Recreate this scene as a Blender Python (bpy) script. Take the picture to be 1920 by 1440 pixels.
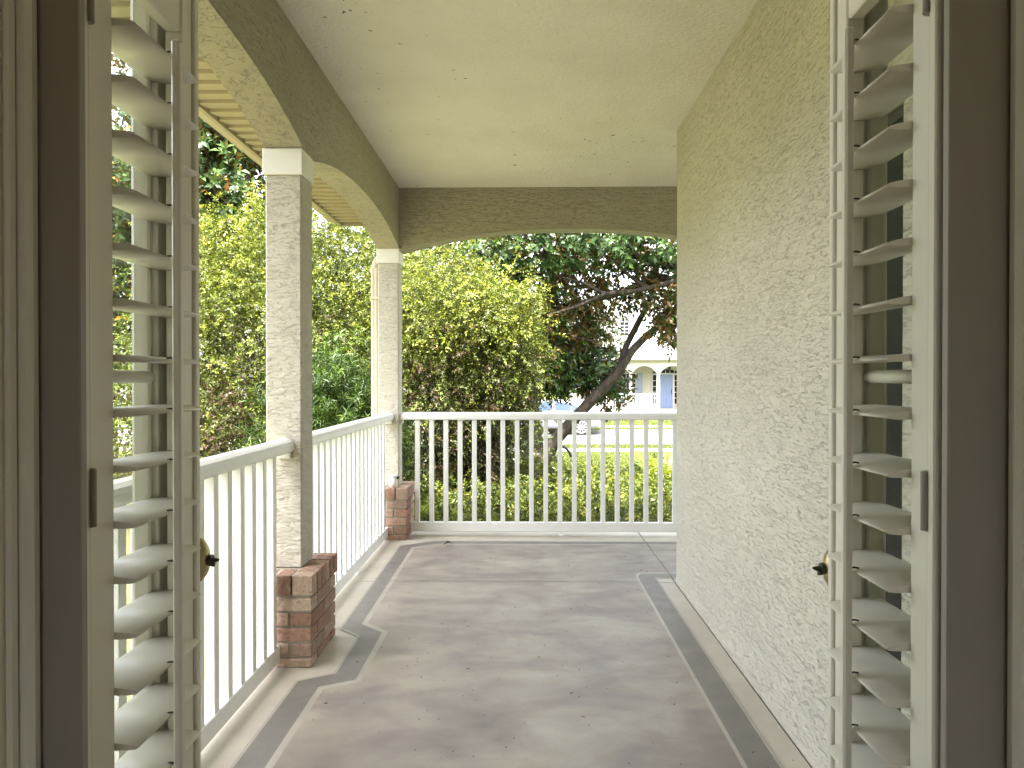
import bpy, math, random
import numpy as np
from mathutils import Vector, Matrix

R = math.radians
random.seed(7)
for o in list(bpy.data.objects):
    bpy.data.objects.remove(o, do_unlink=True)
S = bpy.context.scene
C = S.collection

# ------------------------------------------------------------------ camera, sky, sun, exposure
cam = bpy.data.cameras.new('camera')
cam.sensor_width = 36.0
cam.lens = 36.0 * 1331.0 / 1920.0
cam.clip_start = 0.02
cam.clip_end = 1500.0
cam_o = bpy.data.objects.new('camera', cam)
cam_o.location = (0, 0, 1.28)
cam_o.rotation_euler = (R(90 - 0.43), 0, R(0.99))
C.objects.link(cam_o)
S.camera = cam_o

SUN_EL, SUN_AZ = 70.0, -158.0            # azimuth from +Y, clockwise seen from above: behind the house, a little left
sd = Vector((math.sin(R(SUN_AZ)) * math.cos(R(SUN_EL)), math.cos(R(SUN_AZ)) * math.cos(R(SUN_EL)), math.sin(R(SUN_EL))))
W = bpy.data.worlds.new('World')
S.world = W
W.use_nodes = True
wn = W.node_tree
wn.nodes.clear()
wo = wn.nodes.new('ShaderNodeOutputWorld')
wb = wn.nodes.new('ShaderNodeBackground')
ws = wn.nodes.new('ShaderNodeTexSky')
ws.sky_type = 'NISHITA'
ws.sun_disc = False
ws.sun_elevation = R(SUN_EL)
ws.sun_rotation = R(SUN_AZ)
ws.air_density = 1.0
ws.dust_density = 5.0
ws.ozone_density = 0.6
wb.inputs['Strength'].default_value = 0.15
wh = wn.nodes.new('ShaderNodeHueSaturation')          # thin summer haze: the sky is milky, not deep blue
wh.inputs['Saturation'].default_value = 0.35
wn.links.new(ws.outputs[0], wh.inputs['Color'])
wn.links.new(wh.outputs[0], wb.inputs['Color'])
wn.links.new(wb.outputs[0], wo.inputs['Surface'])
sl = bpy.data.lights.new('sun', 'SUN')
sl.energy = 3.4
sl.angle = R(0.53)
sl.color = (1.0, 0.95, 0.86)
so = bpy.data.objects.new('sun', sl)
so.rotation_euler = sd.to_track_quat('Z', 'Y').to_euler()
so.location = (0, 0, 30)
C.objects.link(so)

S.view_settings.view_transform = 'Standard'
S.view_settings.look = 'None'
S.view_settings.exposure = 3.2
S.view_settings.gamma = 1.0
S.view_settings.use_curve_mapping = False
S.cycles.use_denoising = True
S.cycles.max_bounces = 10
S.cycles.diffuse_bounces = 6
S.cycles.transparent_max_bounces = 12
S.cycles.sample_clamp_indirect = 6.0

# ------------------------------------------------------------------ materials
MATS = {}


class NT:
    def __init__(s, name):
        s.m = bpy.data.materials.new(name)
        s.m.use_nodes = True
        s.t = s.m.node_tree
        s.t.nodes.clear()
        s.out = s.n('ShaderNodeOutputMaterial')
        s.b = s.n('ShaderNodeBsdfPrincipled')
        s.l(s.b.outputs[0], s.out.inputs['Surface'])
        s._co = {}

    def n(s, k, **kw):
        x = s.t.nodes.new(k)
        for a, v in kw.items():
            setattr(x, a, v)
        return x

    def l(s, a, b):
        s.t.links.new(a, b)

    def co(s, scale=(1, 1, 1), rot=(0, 0, 0), kind='Object'):
        key = (tuple(scale), tuple(rot), kind)
        if key in s._co:
            return s._co[key]
        if kind == 'Position':
            src = s.n('ShaderNodeNewGeometry').outputs['Position']
        else:
            src = s.n('ShaderNodeTexCoord').outputs[kind]
        mp = s.n('ShaderNodeMapping')
        mp.inputs['Scale'].default_value = scale
        mp.inputs['Rotation'].default_value = rot
        s.l(src, mp.inputs['Vector'])
        s._co[key] = mp.outputs[0]
        return mp.outputs[0]

    def noise(s, scale, detail=4, rough=0.55, dist=0.0, vec=None, out='Fac'):
        x = s.n('ShaderNodeTexNoise')
        x.inputs['Scale'].default_value = scale
        x.inputs['Detail'].default_value = detail
        x.inputs['Roughness'].default_value = rough
        x.inputs['Distortion'].default_value = dist
        if vec is not None:
            s.l(vec, x.inputs['Vector'])
        return x.outputs[out]

    def ramp(s, fac, stops, interp='LINEAR'):
        x = s.n('ShaderNodeValToRGB')
        x.color_ramp.interpolation = interp
        e = x.color_ramp.elements
        while len(e) < len(stops):
            e.new(0.5)
        for i, (p, c) in enumerate(stops):
            e[i].position = p
            if not hasattr(c, '__len__'):
                c = (c, c, c)
            e[i].color = (c[0], c[1], c[2], 1)
        s.l(fac, x.inputs[0])
        return x.outputs[0]

    def mix(s, fac, a, b, mode='MIX'):
        x = s.n('ShaderNodeMix', data_type='RGBA', blend_type=mode)
        for v, i in ((fac, 0), (a, 6), (b, 7)):
            if hasattr(v, 'is_output') or isinstance(v, bpy.types.NodeSocket):
                s.l(v, x.inputs[i])
            elif i == 0:
                x.inputs[0].default_value = v
            else:
                x.inputs[i].default_value = (v[0], v[1], v[2], 1)
        return x.outputs[2]

    def math(s, op, a, b=0.0, c=None):
        x = s.n('ShaderNodeMath', operation=op)
        for i, v in enumerate((a, b, c)):
            if v is None:
                continue
            if isinstance(v, bpy.types.NodeSocket):
                s.l(v, x.inputs[i])
            else:
                x.inputs[i].default_value = v
        return x.outputs[0]

    def bump(s, h, strength=0.5, dist=0.01, prev=None):
        x = s.n('ShaderNodeBump')
        x.inputs['Strength'].default_value = strength
        x.inputs['Distance'].default_value = dist
        s.l(h, x.inputs['Height'])
        if prev is not None:
            s.l(prev, x.inputs['Normal'])
        return x.outputs[0]

    def set(s, color=None, rough=None, metal=None, normal=None, spec=None):
        for nm, v in (('Base Color', color), ('Roughness', rough), ('Metallic', metal), ('Normal', normal), ('Specular IOR Level', spec)):
            if v is None:
                continue
            if isinstance(v, bpy.types.NodeSocket):
                s.l(v, s.b.inputs[nm])
            elif nm == 'Base Color':
                s.b.inputs[nm].default_value = (v[0], v[1], v[2], 1)
            else:
                s.b.inputs[nm].default_value = v
        return s.m


def stucco(name, base, crease_shade, stretch, rot, strength=0.9, dist=0.012, dens=0.49):
    """trowelled stucco: smooth plateaus broken by short curved drag marks"""
    t = NT(name)
    pos = t.co((1, 1, 1), (0, 0, 0), 'Position')
    v = t.co(stretch, rot, 'Position')
    lines = None
    for sc, wdt, dn in ((15, 0.007, dens), (31, 0.012, dens + 0.02)):
        r_ = t.math('ABSOLUTE', t.math('SUBTRACT', t.noise(sc, 4, 0.6, 0.15, v), 0.5))
        c_ = t.ramp(r_, [(0.0, 0.0), (wdt, 0.45), (wdt * 2.0, 1.0)])
        k_ = t.ramp(t.noise(sc * 2.1, 2, 0.5, 0.0, v), [(dn - 0.02, 0.0), (dn + 0.04, 1.0)])
        one = t.mix(k_, (1, 1, 1), c_)
        lines = one if lines is None else t.mix(1.0, lines, one, 'MULTIPLY')
    plate = t.ramp(t.noise(12, 5, 0.6, 0.3, v), [(0.40, 0.0), (0.44, 0.55), (0.53, 0.65), (0.57, 1.0)])
    mid = t.noise(46, 4, 0.6, 0.3, v)
    fine = t.noise(150, 3, 0.6, 0.0, pos)
    h = t.math('ADD', t.math('MULTIPLY', plate, 0.7), t.math('MULTIPLY', lines, 0.28))
    h = t.math('ADD', h, t.math('MULTIPLY', mid, 0.45))
    h = t.math('ADD', h, t.math('MULTIPLY', fine, 0.10))
    nrm = t.bump(h, strength, dist)
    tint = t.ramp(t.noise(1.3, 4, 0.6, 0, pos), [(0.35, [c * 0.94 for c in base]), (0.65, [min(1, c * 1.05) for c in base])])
    col = t.mix(lines, crease_shade, tint)  # shade in the creases painted into the colour, since bump alone is weak
    return t.set(col, 0.85, None, nrm, 0.3)


STUC = (0.555, 0.525, 0.445)
M = MATS
M['stucco_wall'] = stucco('stucco wall', STUC, [c * 0.66 for c in STUC], (1, 0.5, 2.1), (R(-4), 0, 0), 1.0, 0.007)
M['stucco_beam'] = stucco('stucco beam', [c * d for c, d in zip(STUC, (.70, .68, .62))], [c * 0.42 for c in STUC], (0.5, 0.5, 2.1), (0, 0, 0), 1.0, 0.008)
M['stucco_column'] = stucco('stucco column', [c * 0.97 for c in STUC], [c * 0.74 for c in STUC], (0.55, 0.55, 1.7), (0, R(6), 0), 0.85, 0.009)


def ceiling_mat():
    t = NT('ceiling texture')
    v = t.co((1, 1, 1), (0, 0, 0), 'Position')
    h = t.ramp(t.noise(48, 4, 0.6, 0.5, v), [(0.38, 0), (0.62, 1)])
    big = t.ramp(t.noise(1.6, 3, 0.6, 0.2, v), [(0.35, (0.74, 0.70, 0.62)), (0.65, (0.81, 0.775, 0.70))])
    sp = t.ramp(t.noise(24, 2, 0.5, 0.4, v), [(0.715, 0), (0.735, 1)])
    zone = t.ramp(t.noise(0.9, 2, 0.5, 0, v), [(0.48, 0), (0.6, 1)])
    col = t.mix(t.math('MULTIPLY', sp, zone), big, (0.16, 0.13, 0.07))
    return t.set(col, 0.9, None, t.bump(h, 0.55, 0.006), 0.2)


M['ceiling'] = ceiling_mat()


def paint(name, col, rough=0.35, var=0.04, bump=0.04):
    t = NT(name)
    v = t.co((1, 1, 1), (0, 0, 0), 'Position')
    c = t.ramp(t.noise(5, 4, 0.6, 0, v), [(0.3, [x * (1 - var) for x in col]), (0.7, [min(1, x * (1 + var)) for x in col])])
    r = t.ramp(t.noise(14, 3, 0.6, 0, v), [(0.3, rough * 0.85), (0.7, min(1, rough * 1.25))])
    return t.set(c, r, None, t.bump(t.noise(160, 3, 0.5, 0, v), bump, 0.003))


M['white_rail'] = paint('white rail paint', (0.80, 0.80, 0.78), 0.32)
M['white_cap'] = paint('white cap paint', (0.78, 0.77, 0.73), 0.6, 0.05, 0.25)
M['shutter'] = paint('shutter paint', (0.72, 0.69, 0.61), 0.33, 0.02)
M['door_white'] = paint('door paint', (0.70, 0.68, 0.60), 0.38, 0.03)
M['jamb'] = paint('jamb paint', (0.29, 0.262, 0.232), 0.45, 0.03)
M['room_wall'] = paint('room wall paint', (0.74, 0.70, 0.60), 0.8, 0.03, 0.1)
M['room_floor'] = paint('room floor', (0.20, 0.13, 0.08), 0.4, 0.15)
M['hinge'] = paint('hinge paint', (0.30, 0.28, 0.24), 0.4)
M['soffit'] = paint('soffit vinyl', (0.40, 0.345, 0.235), 0.55, 0.04)
M['gutter'] = paint('gutter beige', (0.50, 0.43, 0.34), 0.4)
M['spout'] = paint('downspout tan', (0.56, 0.50, 0.38), 0.4)
M['shingle'] = paint('roof shingle', (0.20, 0.18, 0.16), 0.9, 0.25, 0.5)
M['screen'] = paint('insect screen', (0.010, 0.012, 0.009), 0.95)
M['concrete_edge'] = paint('slab edge concrete', (0.42, 0.40, 0.36), 0.8, 0.1, 0.3)
M['black_gap'] = paint('joint filler', (0.06, 0.055, 0.05), 0.9, 0.1)


def brass():
    t = NT('antique brass')
    v = t.co((1, 1, 1), (0, 0, 0), 'Position')
    c = t.ramp(t.noise(60, 3, 0.6, 0, v), [(0.3, (0.30, 0.24, 0.11)), (0.7, (0.55, 0.46, 0.24))])
    return t.set(c, 0.32, 0.9)


M['brass'] = brass()
M['dark_metal'] = paint('dark metal', (0.03, 0.028, 0.025), 0.35)


def glass_mat(name, tint=(0.95, 0.97, 0.95), dark=None, refl=(1, 1, 1)):
    t = NT(name)
    gl = t.n('ShaderNodeBsdfGlossy')
    gl.inputs['Roughness'].default_value = 0.02
    gl.inputs['Color'].default_value = (*refl, 1)
    fr = t.n('ShaderNodeFresnel')
    ge = t.n('ShaderNodeNewGeometry')
    t.l(t.math('ADD', t.math('MULTIPLY', ge.outputs['Backfacing'], 1 / 1.45 - 1.45), 1.45), fr.inputs['IOR'])
    if dark is None:
        tr = t.n('ShaderNodeBsdfTransparent')
        tr.inputs['Color'].default_value = (*tint, 1)
    else:
        tr = t.n('ShaderNodeBsdfDiffuse')
        tr.inputs['Color'].default_value = (*dark, 1)
    mx = t.n('ShaderNodeMixShader')
    t.l(fr.outputs[0], mx.inputs[0])
    t.l(tr.outputs[0], mx.inputs[1])
    t.l(gl.outputs[0], mx.inputs[2])
    t.l(mx.outputs[0], t.out.inputs['Surface'])
    return t.m


M['glass'] = glass_mat('door glass')
M['dark_glass'] = glass_mat('dark window glass', dark=(0.012, 0.014, 0.012))
M['car_glass'] = glass_mat('car glass', dark=(0.03, 0.045, 0.07), refl=(0.30, 0.36, 0.46))


def floor_mat():
    t = NT('stained concrete')
    v = t.co((1.0, 1.5, 1), (0, 0, 0), 'Position')
    a = t.noise(2.1, 5, 0.52, 0.6, v)
    b = t.noise(4.4, 3, 0.5, 0.3, v)
    c1 = t.ramp(a, [(0.33, (0.195, 0.165, 0.150)), (0.46, (0.262, 0.226, 0.20)), (0.56, (0.34, 0.302, 0.255)), (0.70, (0.43, 0.395, 0.33))])
    c2 = t.ramp(b, [(0.36, (0.23, 0.20, 0.185)), (0.64, (0.37, 0.335, 0.275))])
    c = t.mix(0.35, c1, c2)
    f = t.noise(70, 4, 0.7, 0, v)
    c = t.mix(0.22, c, t.ramp(f, [(0.3, 0.26), (0.7, 0.42)]), 'OVERLAY')
    sp = t.ramp(t.noise(55, 1, 0.5, 0, t.co((1, 1, 1), (0, 0, 0), 'Position')), [(0.775, 0), (0.785, 1)])
    c = t.mix(sp, c, (0.06, 0.05, 0.045))
    r = t.ramp(t.noise(7, 4, 0.6, 0, v), [(0.3, 0.36), (0.7, 0.55)])
    return t.set(c, r, None, t.bump(t.noise(90, 4, 0.6, 0, v), 0.12, 0.004), 0.45)


M['floor'] = floor_mat()


def floor_paint(name, col, rough):
    t = NT(name)
    v = t.co((1, 1, 1), (0, 0, 0), 'Position')
    c = t.ramp(t.noise(3, 5, 0.62, 0.2, v), [(0.3, [x * 0.86 for x in col]), (0.7, [x * 1.1 for x in col])])
    sp = t.ramp(t.noise(48, 1, 0.5, 0, v), [(0.765, 0), (0.78, 1)])
    c = t.mix(sp, c, (0.08, 0.07, 0.06))
    return t.set(c, t.ramp(t.noise(8, 3, 0.6, 0, v), [(0.3, rough * 0.8), (0.7, rough * 1.2)]), None, t.bump(t.noise(100, 3, 0.6, 0, v), 0.12, 0.004))


M['floor_cream'] = floor_paint('cream floor paint', (0.47, 0.435, 0.37), 0.42)
M['floor_line'] = floor_paint('pale line paint', (0.37, 0.34, 0.29), 0.45)
M['floor_grey'] = floor_paint('grey border paint', (0.175, 0.162, 0.146), 0.45)


def brick_mat():
    t = NT('red brick')
    oi = t.n('ShaderNodeObjectInfo')
    v = t.co((1, 1, 1), (0, 0, 0), 'Position')
    base = t.ramp(oi.outputs['Random'], [(0.0, (0.24, 0.145, 0.105)), (0.25, (0.34, 0.205, 0.15)), (0.5, (0.29, 0.20, 0.155)), (0.75, (0.39, 0.275, 0.21)), (1.0, (0.43, 0.335, 0.26))])
    n = t.noise(55, 5, 0.7, 0.3, v)
    c = t.mix(0.75, base, t.ramp(n, [(0.25, 0.25), (0.5, 0.5), (0.75, 0.72)]), 'OVERLAY')
    sm = t.ramp(t.noise(18, 4, 0.65, 0.4, v), [(0.56, 0), (0.72, 0.65)])
    c = t.mix(sm, c, (0.40, 0.34, 0.28))
    pit = t.ramp(t.noise(80, 2, 0.6, 0, v), [(0.30, 1), (0.36, 0)])
    c = t.mix(t.math('MULTIPLY', pit, 0.8), c, (0.07, 0.045, 0.035))
    h = t.math('ADD', t.noise(38, 4, 0.65, 0.2, v), t.math('MULTIPLY', t.noise(150, 3, 0.6, 0, v), 0.3))
    return t.set(c, 0.9, None, t.bump(h, 0.7, 0.008), 0.2)


M['brick'] = brick_mat()
M['mortar'] = paint('mortar', (0.32, 0.29, 0.24), 0.95, 0.2, 0.8)


def ground_mat():
    t = NT('lawn ground')
    v = t.co((1, 1, 1), (0, 0, 0), 'Position')
    g = t.ramp(t.noise(1.2, 6, 0.7, 0.2, v), [(0.3, (0.045, 0.068, 0.014)), (0.5, (0.085, 0.112, 0.022)), (0.7, (0.135, 0.15, 0.038))])
    f = t.noise(26, 4, 0.7, 0, t.co((1, 0.5, 1), (0, 0, 0), 'Position'))
    g = t.mix(0.6, g, t.ramp(f, [(0.25, 0.2), (0.75, 0.75)]), 'OVERLAY')
    sep = t.n('ShaderNodeSeparateXYZ')
    t.l(t.co((1, 1, 1), (0, 0, 0), 'Position'), sep.inputs[0])
    bed = t.ramp(t.math('ADD', t.math('MULTIPLY', sep.outputs[1], 0.1), t.math('MULTIPLY', t.noise(0.8, 3, 0.5, 0, v), 0.12)), [(0.98, 0), (1.0, 1)])
    mul = t.ramp(t.noise(30, 5, 0.7, 0.3, v), [(0.3, (0.05, 0.055, 0.02)), (0.7, (0.16, 0.15, 0.07))])
    c = t.mix(bed, mul, g)
    return t.set(c, 0.95, None, t.bump(f, 0.8, 0.03), 0.1)


M['ground'] = ground_mat()


def asphalt():
    t = NT('pale street concrete')
    v = t.co((1, 1, 1), (0, 0, 0), 'Position')
    c = t.ramp(t.noise(0.6, 6, 0.7, 0, v), [(0.3, (0.13, 0.127, 0.124)), (0.7, (0.18, 0.176, 0.17))])
    c = t.mix(0.3, c, t.ramp(t.noise(40, 3, 0.6, 0, v), [(0.3, 0.1), (0.7, 0.4)]))
    return t.set(c, 0.85, None, t.bump(t.noise(60, 3, 0.6, 0, v), 0.3, 0.01))


M['street'] = asphalt()
M['walk'] = paint('sidewalk concrete', (0.30, 0.285, 0.255), 0.85, 0.12, 0.3)


def leaf_mat(name, stops, back=None, rough=0.35, trans=0.35, spec=0.5):
    t = NT(name)
    at = t.n('ShaderNodeAttribute', attribute_name='tone')
    c = t.ramp(at.outputs['Fac'], stops)
    if back is not None:
        ge = t.n('ShaderNodeNewGeometry')
        c = t.mix(ge.outputs['Backfacing'], c, back)
    t.set(c, rough, None, None, spec)
    tl = t.n('ShaderNodeBsdfTranslucent')
    br = t.n('ShaderNodeMixRGB', blend_type='MULTIPLY')
    br.inputs[0].default_value = 1
    br.inputs[2].default_value = (1.25, 1.2, 0.6, 1)
    t.l(c, br.inputs[1])
    t.l(br.outputs[0], tl.inputs['Color'])
    mx = t.n('ShaderNodeMixShader')
    mx.inputs[0].default_value = trans
    t.l(t.b.outputs[0], mx.inputs[1])
    t.l(tl.outputs[0], mx.inputs[2])
    t.l(mx.outputs[0], t.out.inputs['Surface'])
    return t.m


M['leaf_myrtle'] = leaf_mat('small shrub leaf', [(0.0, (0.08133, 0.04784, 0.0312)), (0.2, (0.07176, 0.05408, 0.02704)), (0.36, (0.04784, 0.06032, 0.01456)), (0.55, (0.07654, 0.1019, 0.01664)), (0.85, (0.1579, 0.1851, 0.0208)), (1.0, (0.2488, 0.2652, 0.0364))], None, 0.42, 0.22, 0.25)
M['leaf_magnolia'] = leaf_mat('magnolia leaf', [(0.0, (0.0154, 0.0352, 0.011)), (0.5, (0.0308, 0.066, 0.0154)), (0.93, (0.066, 0.11, 0.022)), (0.965, (0.242, 0.176, 0.022)), (1.0, (0.33, 0.154, 0.033))], (0.1063, 0.06875, 0.0225), 0.36, 0.16, 0.3)
M['leaf_podo'] = leaf_mat('podocarpus leaf', [(0.0, (0.014, 0.03, 0.006)), (0.6, (0.03, 0.058, 0.009)), (1.0, (0.085, 0.14, 0.016))], None, 0.42, 0.2, 0.25)
M['leaf_hedge'] = leaf_mat('hedge leaf', [(0.0, (0.03, 0.05, 0.012)), (0.4, (0.07, 0.1, 0.018)), (0.8, (0.15, 0.17, 0.025)), (1.0, (0.24, 0.225, 0.04))], None, 0.4, 0.28, 0.3)
M['leaf_tree'] = leaf_mat('street tree leaf', [(0.0, (0.024, 0.04, 0.0128)), (0.5, (0.044, 0.064, 0.0176)), (1.0, (0.088, 0.104, 0.024))], None, 0.45, 0.3)
M['leaf_fern'] = leaf_mat('fern frond', [(0.0, (0.09, 0.14, 0.02)), (1.0, (0.20, 0.24, 0.03))], None, 0.45, 0.4)
M['grass'] = leaf_mat('grass blade', [(0.0, (0.06, 0.085, 0.016)), (0.5, (0.10, 0.13, 0.022)), (1.0, (0.17, 0.18, 0.05))], None, 0.5, 0.35)


def bark(name, lo, hi):
    t = NT(name)
    v = t.co((1, 1, 0.35), (0, 0, 0), 'Position')
    n = t.noise(16, 6, 0.7, 0.5, v)
    c = t.ramp(n, [(0.3, lo), (0.55, hi), (0.68, [x * 1.8 for x in hi])])
    return t.set(c, 0.95, None, t.bump(n, 0.9, 0.03), 0.2)


M['bark'] = bark('grey bark', (0.012, 0.010, 0.008), (0.042, 0.034, 0.026))
M['bark_dark'] = bark('dark stem bark', (0.014, 0.010, 0.008), (0.045, 0.032, 0.024))

# ------------------------------------------------------------------ geometry helpers
ROOT = {}


class MB:
    def __init__(s):
        s.v, s.f = [], []

    def add(s, vs, fs):
        k = len(s.v)
        s.v += [tuple(p) for p in vs]
        s.f += [tuple(i + k for i in q) for q in fs]
        return s

    def box(s, x0, x1, y0, y1, z0, z1):
        return s.add([(x0, y0, z0), (x1, y0, z0), (x1, y1, z0), (x0, y1, z0), (x0, y0, z1), (x1, y0, z1), (x1, y1, z1), (x0, y1, z1)],
                     [(0, 3, 2, 1), (4, 5, 6, 7), (0, 1, 5, 4), (1, 2, 6, 5), (2, 3, 7, 6), (3, 0, 4, 7)])

    def cbox(s, x0, x1, y0, y1, z0, z1, c=0.003):
        """box with chamfered edges"""
        lo, hi = (x0, y0, z0), (x1, y1, z1)
        vs, idx = [], {}
        for sx in (0, 1):
            for sy in (0, 1):
                for sz in (0, 1):
                    sg = (sx, sy, sz)
                    for a in range(3):
                        p = []
                        for d in range(3):
                            e = (hi if sg[d] else lo)[d]
                            p.append(e if d == a else e + (-c if sg[d] else c))
                        idx[(sg, a)] = len(vs)
                        vs.append(tuple(p))
        fs = []
        cen = [(lo[d] + hi[d]) / 2 for d in range(3)]

        def put(q):
            a, b, d = (Vector(vs[q[0]]), Vector(vs[q[1]]), Vector(vs[q[2]]))
            n = (b - a).cross(d - a)
            m = sum((Vector(vs[i]) for i in q), Vector()) / len(q) - Vector(cen)
            fs.append(tuple(q) if n.dot(m) > 0 else tuple(reversed(q)))
        for a in range(3):
            o1, o2 = [d for d in range(3) if d != a]
            for sa in (0, 1):
                q = []
                for (p1, p2) in ((0, 0), (1, 0), (1, 1), (0, 1)):
                    sg = [0, 0, 0]
                    sg[a], sg[o1], sg[o2] = sa, p1, p2
                    q.append(idx[(tuple(sg), a)])
                put(q)
            # edges parallel to a
            for p1 in (0, 1):
                for p2 in (0, 1):
                    s0, s1 = [0, 0, 0], [0, 0, 0]
                    s0[o1] = s1[o1] = p1
                    s0[o2] = s1[o2] = p2
                    s0[a], s1[a] = 0, 1
                    s0, s1 = tuple(s0), tuple(s1)
                    put([idx[(s0, o1)], idx[(s1, o1)], idx[(s1, o2)], idx[(s0, o2)]])
        for sx in (0, 1):
            for sy in (0, 1):
                for sz in (0, 1):
                    put([idx[((sx, sy, sz), a)] for a in range(3)])
        return s.add(vs, fs)

    def tube(s, pts, rad, n=8, cap=True):
        pts = [Vector(p) for p in pts]
        if not hasattr(rad, '__len__'):
            rad = [rad] * len(pts)
        rings, k0 = [], len(s.v)
        ref = None
        for i, p in enumerate(pts):
            d = (pts[min(i + 1, len(pts) - 1)] - pts[max(i - 1, 0)]).normalized()
            if ref is None:
                ref = Vector((0, 0, 1)) if abs(d.z) < 0.9 else Vector((1, 0, 0))
            u = d.cross(ref).normalized()
            w = u.cross(d).normalized()
            ref = w
            for j in range(n):
                a = 2 * math.pi * j / n
                s.v.append(tuple(p + (u * math.cos(a) + w * math.sin(a)) * rad[i]))
        for i in range(len(pts) - 1):
            for j in range(n):
                a, b = k0 + i * n + j, k0 + i * n + (j + 1) % n
                s.f.append((a, a + n, b + n, b))
        if cap:
            s.f.append(tuple(k0 + j for j in range(n)))
            s.f.append(tuple(k0 + (len(pts) - 1) * n + j for j in reversed(range(n))))
        return s

    def cyl(s, c, r, h, axis='z', n=20, r2=None):
        d = {'x': Vector((1, 0, 0)), 'y': Vector((0, 1, 0)), 'z': Vector((0, 0, 1))}[axis]
        c = Vector(c)
        return s.tube([c, c + d * h], [r, r if r2 is None else r2], n)

    def prism(s, poly, axis, a0, a1):
        """polygon in the plane normal to axis, extruded from a0 to a1; poly holds the two other coordinates in xyz order"""
        n = len(poly)

        def P(q, a):
            q = list(q)
            q.insert('xyz'.index(axis), a)
            return tuple(q)
        vs = [P(q, a0) for q in poly] + [P(q, a1) for q in poly]
        fs = [tuple(range(n)), tuple(reversed(range(n, 2 * n)))]
        for i in range(n):
            j = (i + 1) % n
            fs.append((i, i + n, j + n, j))
        return s.add(vs, fs)

    def mesh(s, name, mat, off=(0, 0, 0), smooth=False):
        me = bpy.data.meshes.new(name)
        me.from_pydata([(x - off[0], y - off[1], z - off[2]) for x, y, z in s.v], [], s.f)
        import bmesh
        bm = bmesh.new()
        bm.from_mesh(me)
        bmesh.ops.recalc_face_normals(bm, faces=bm.faces)
        bm.to_mesh(me)
        bm.free()
        if smooth:
            me.polygons.foreach_set('use_smooth', [True] * len(me.polygons))
        me.materials.append(mat)
        me.update()
        return me


def tag(o, label=None, cat=None, group=None, kind=None):
    if label:
        o['label'] = label
    if cat:
        o['category'] = cat
    if group:
        o['group'] = group
    if kind:
        o['kind'] = kind
    return o


def thing(name, loc, label, cat, group=None):
    o = bpy.data.objects.new(name, None)
    o.empty_display_size = 0.1
    o.location = loc
    C.objects.link(o)
    ROOT[o.name] = tuple(loc)
    return tag(o, label, cat, group)


def obj(name, me, parent=None, loc=(0, 0, 0)):
    o = bpy.data.objects.new(name, me)
    C.objects.link(o)
    o.location = loc
    if parent is not None:
        o.parent = parent
        ROOT[o.name] = ROOT[parent.name]
    return o


def part(name, mb, mat, parent, smooth=False, kind=None):
    """mb in world coordinates; becomes a child whose origin is the origin of its thing"""
    o = obj(name, mb.mesh(name, mat, ROOT[parent.name], smooth), parent)
    if kind:
        o['kind'] = kind
    return o


def piece(name, me, parent, world, rot=None):
    """shared mesh placed at a world point under a thing"""
    r = ROOT[parent.name]
    o = bpy.data.objects.new(name, me)
    C.objects.link(o)
    o.parent = parent
    ROOT[o.name] = r
    o.location = (world[0] - r[0], world[1] - r[1], world[2] - r[2])
    if rot:
        o.rotation_euler = rot
    return o


def struct(name, mb, mat, label=None, cat=None, smooth=False):
    o = obj(name, mb.mesh(name, mat, (0, 0, 0), smooth))
    ROOT[o.name] = (0, 0, 0)
    return tag(o, label, cat, None, 'structure')


def np_mesh(name, mat, V, F, tone=None):
    """V (n,3), F (m,k) constant k"""
    me = bpy.data.meshes.new(name)
    n, (m, k) = len(V), F.shape
    me.vertices.add(n)
    me.vertices.foreach_set('co', np.ascontiguousarray(V, dtype=np.float32).ravel())
    me.loops.add(m * k)
    me.loops.foreach_set('vertex_index', np.ascontiguousarray(F, dtype=np.int32).ravel())
    me.polygons.add(m)
    me.polygons.foreach_set('loop_start', np.arange(0, m * k, k, dtype=np.int32))
    if tone is not None:
        a = me.attributes.new('tone', 'FLOAT', 'FACE')
        a.data.foreach_set('value', np.ascontiguousarray(tone, dtype=np.float32))
    me.update(calc_edges=True)
    me.materials.append(mat)
    return me


def unit(a):
    return a / np.maximum(np.linalg.norm(a, axis=-1, keepdims=True), 1e-9)


def leaf_tris(B, D, N, L, Wd, fold=0.18, curl=0.12):
    """leaves of four faces each: base B, direction D, face normal N"""
    Sd = unit(np.cross(D, N))
    Nn = unit(np.cross(Sd, D))
    L = L[:, None]
    Wd = Wd[:, None]
    mid = B + D * L * 0.5 + Nn * L * curl * 0.5
    tip = B + D * L - Nn * L * curl * 0.4
    l_ = B + D * L * 0.45 + Sd * Wd * 0.5 + Nn * (Wd * fold + L * curl * 0.45)
    r_ = B + D * L * 0.45 - Sd * Wd * 0.5 + Nn * (Wd * fold + L * curl * 0.45)
    V = np.stack([B, r_, tip, l_, mid], 1).reshape(-1, 3)
    k = len(B)
    i = np.arange(k)[:, None] * 5
    F = np.concatenate([i + np.array([[1, 0, 4]]), i + np.array([[2, 1, 4]]), i + np.array([[2, 4, 3]]), i + np.array([[4, 0, 3]])], 1).reshape(-1, 3)
    return V, F


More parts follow.
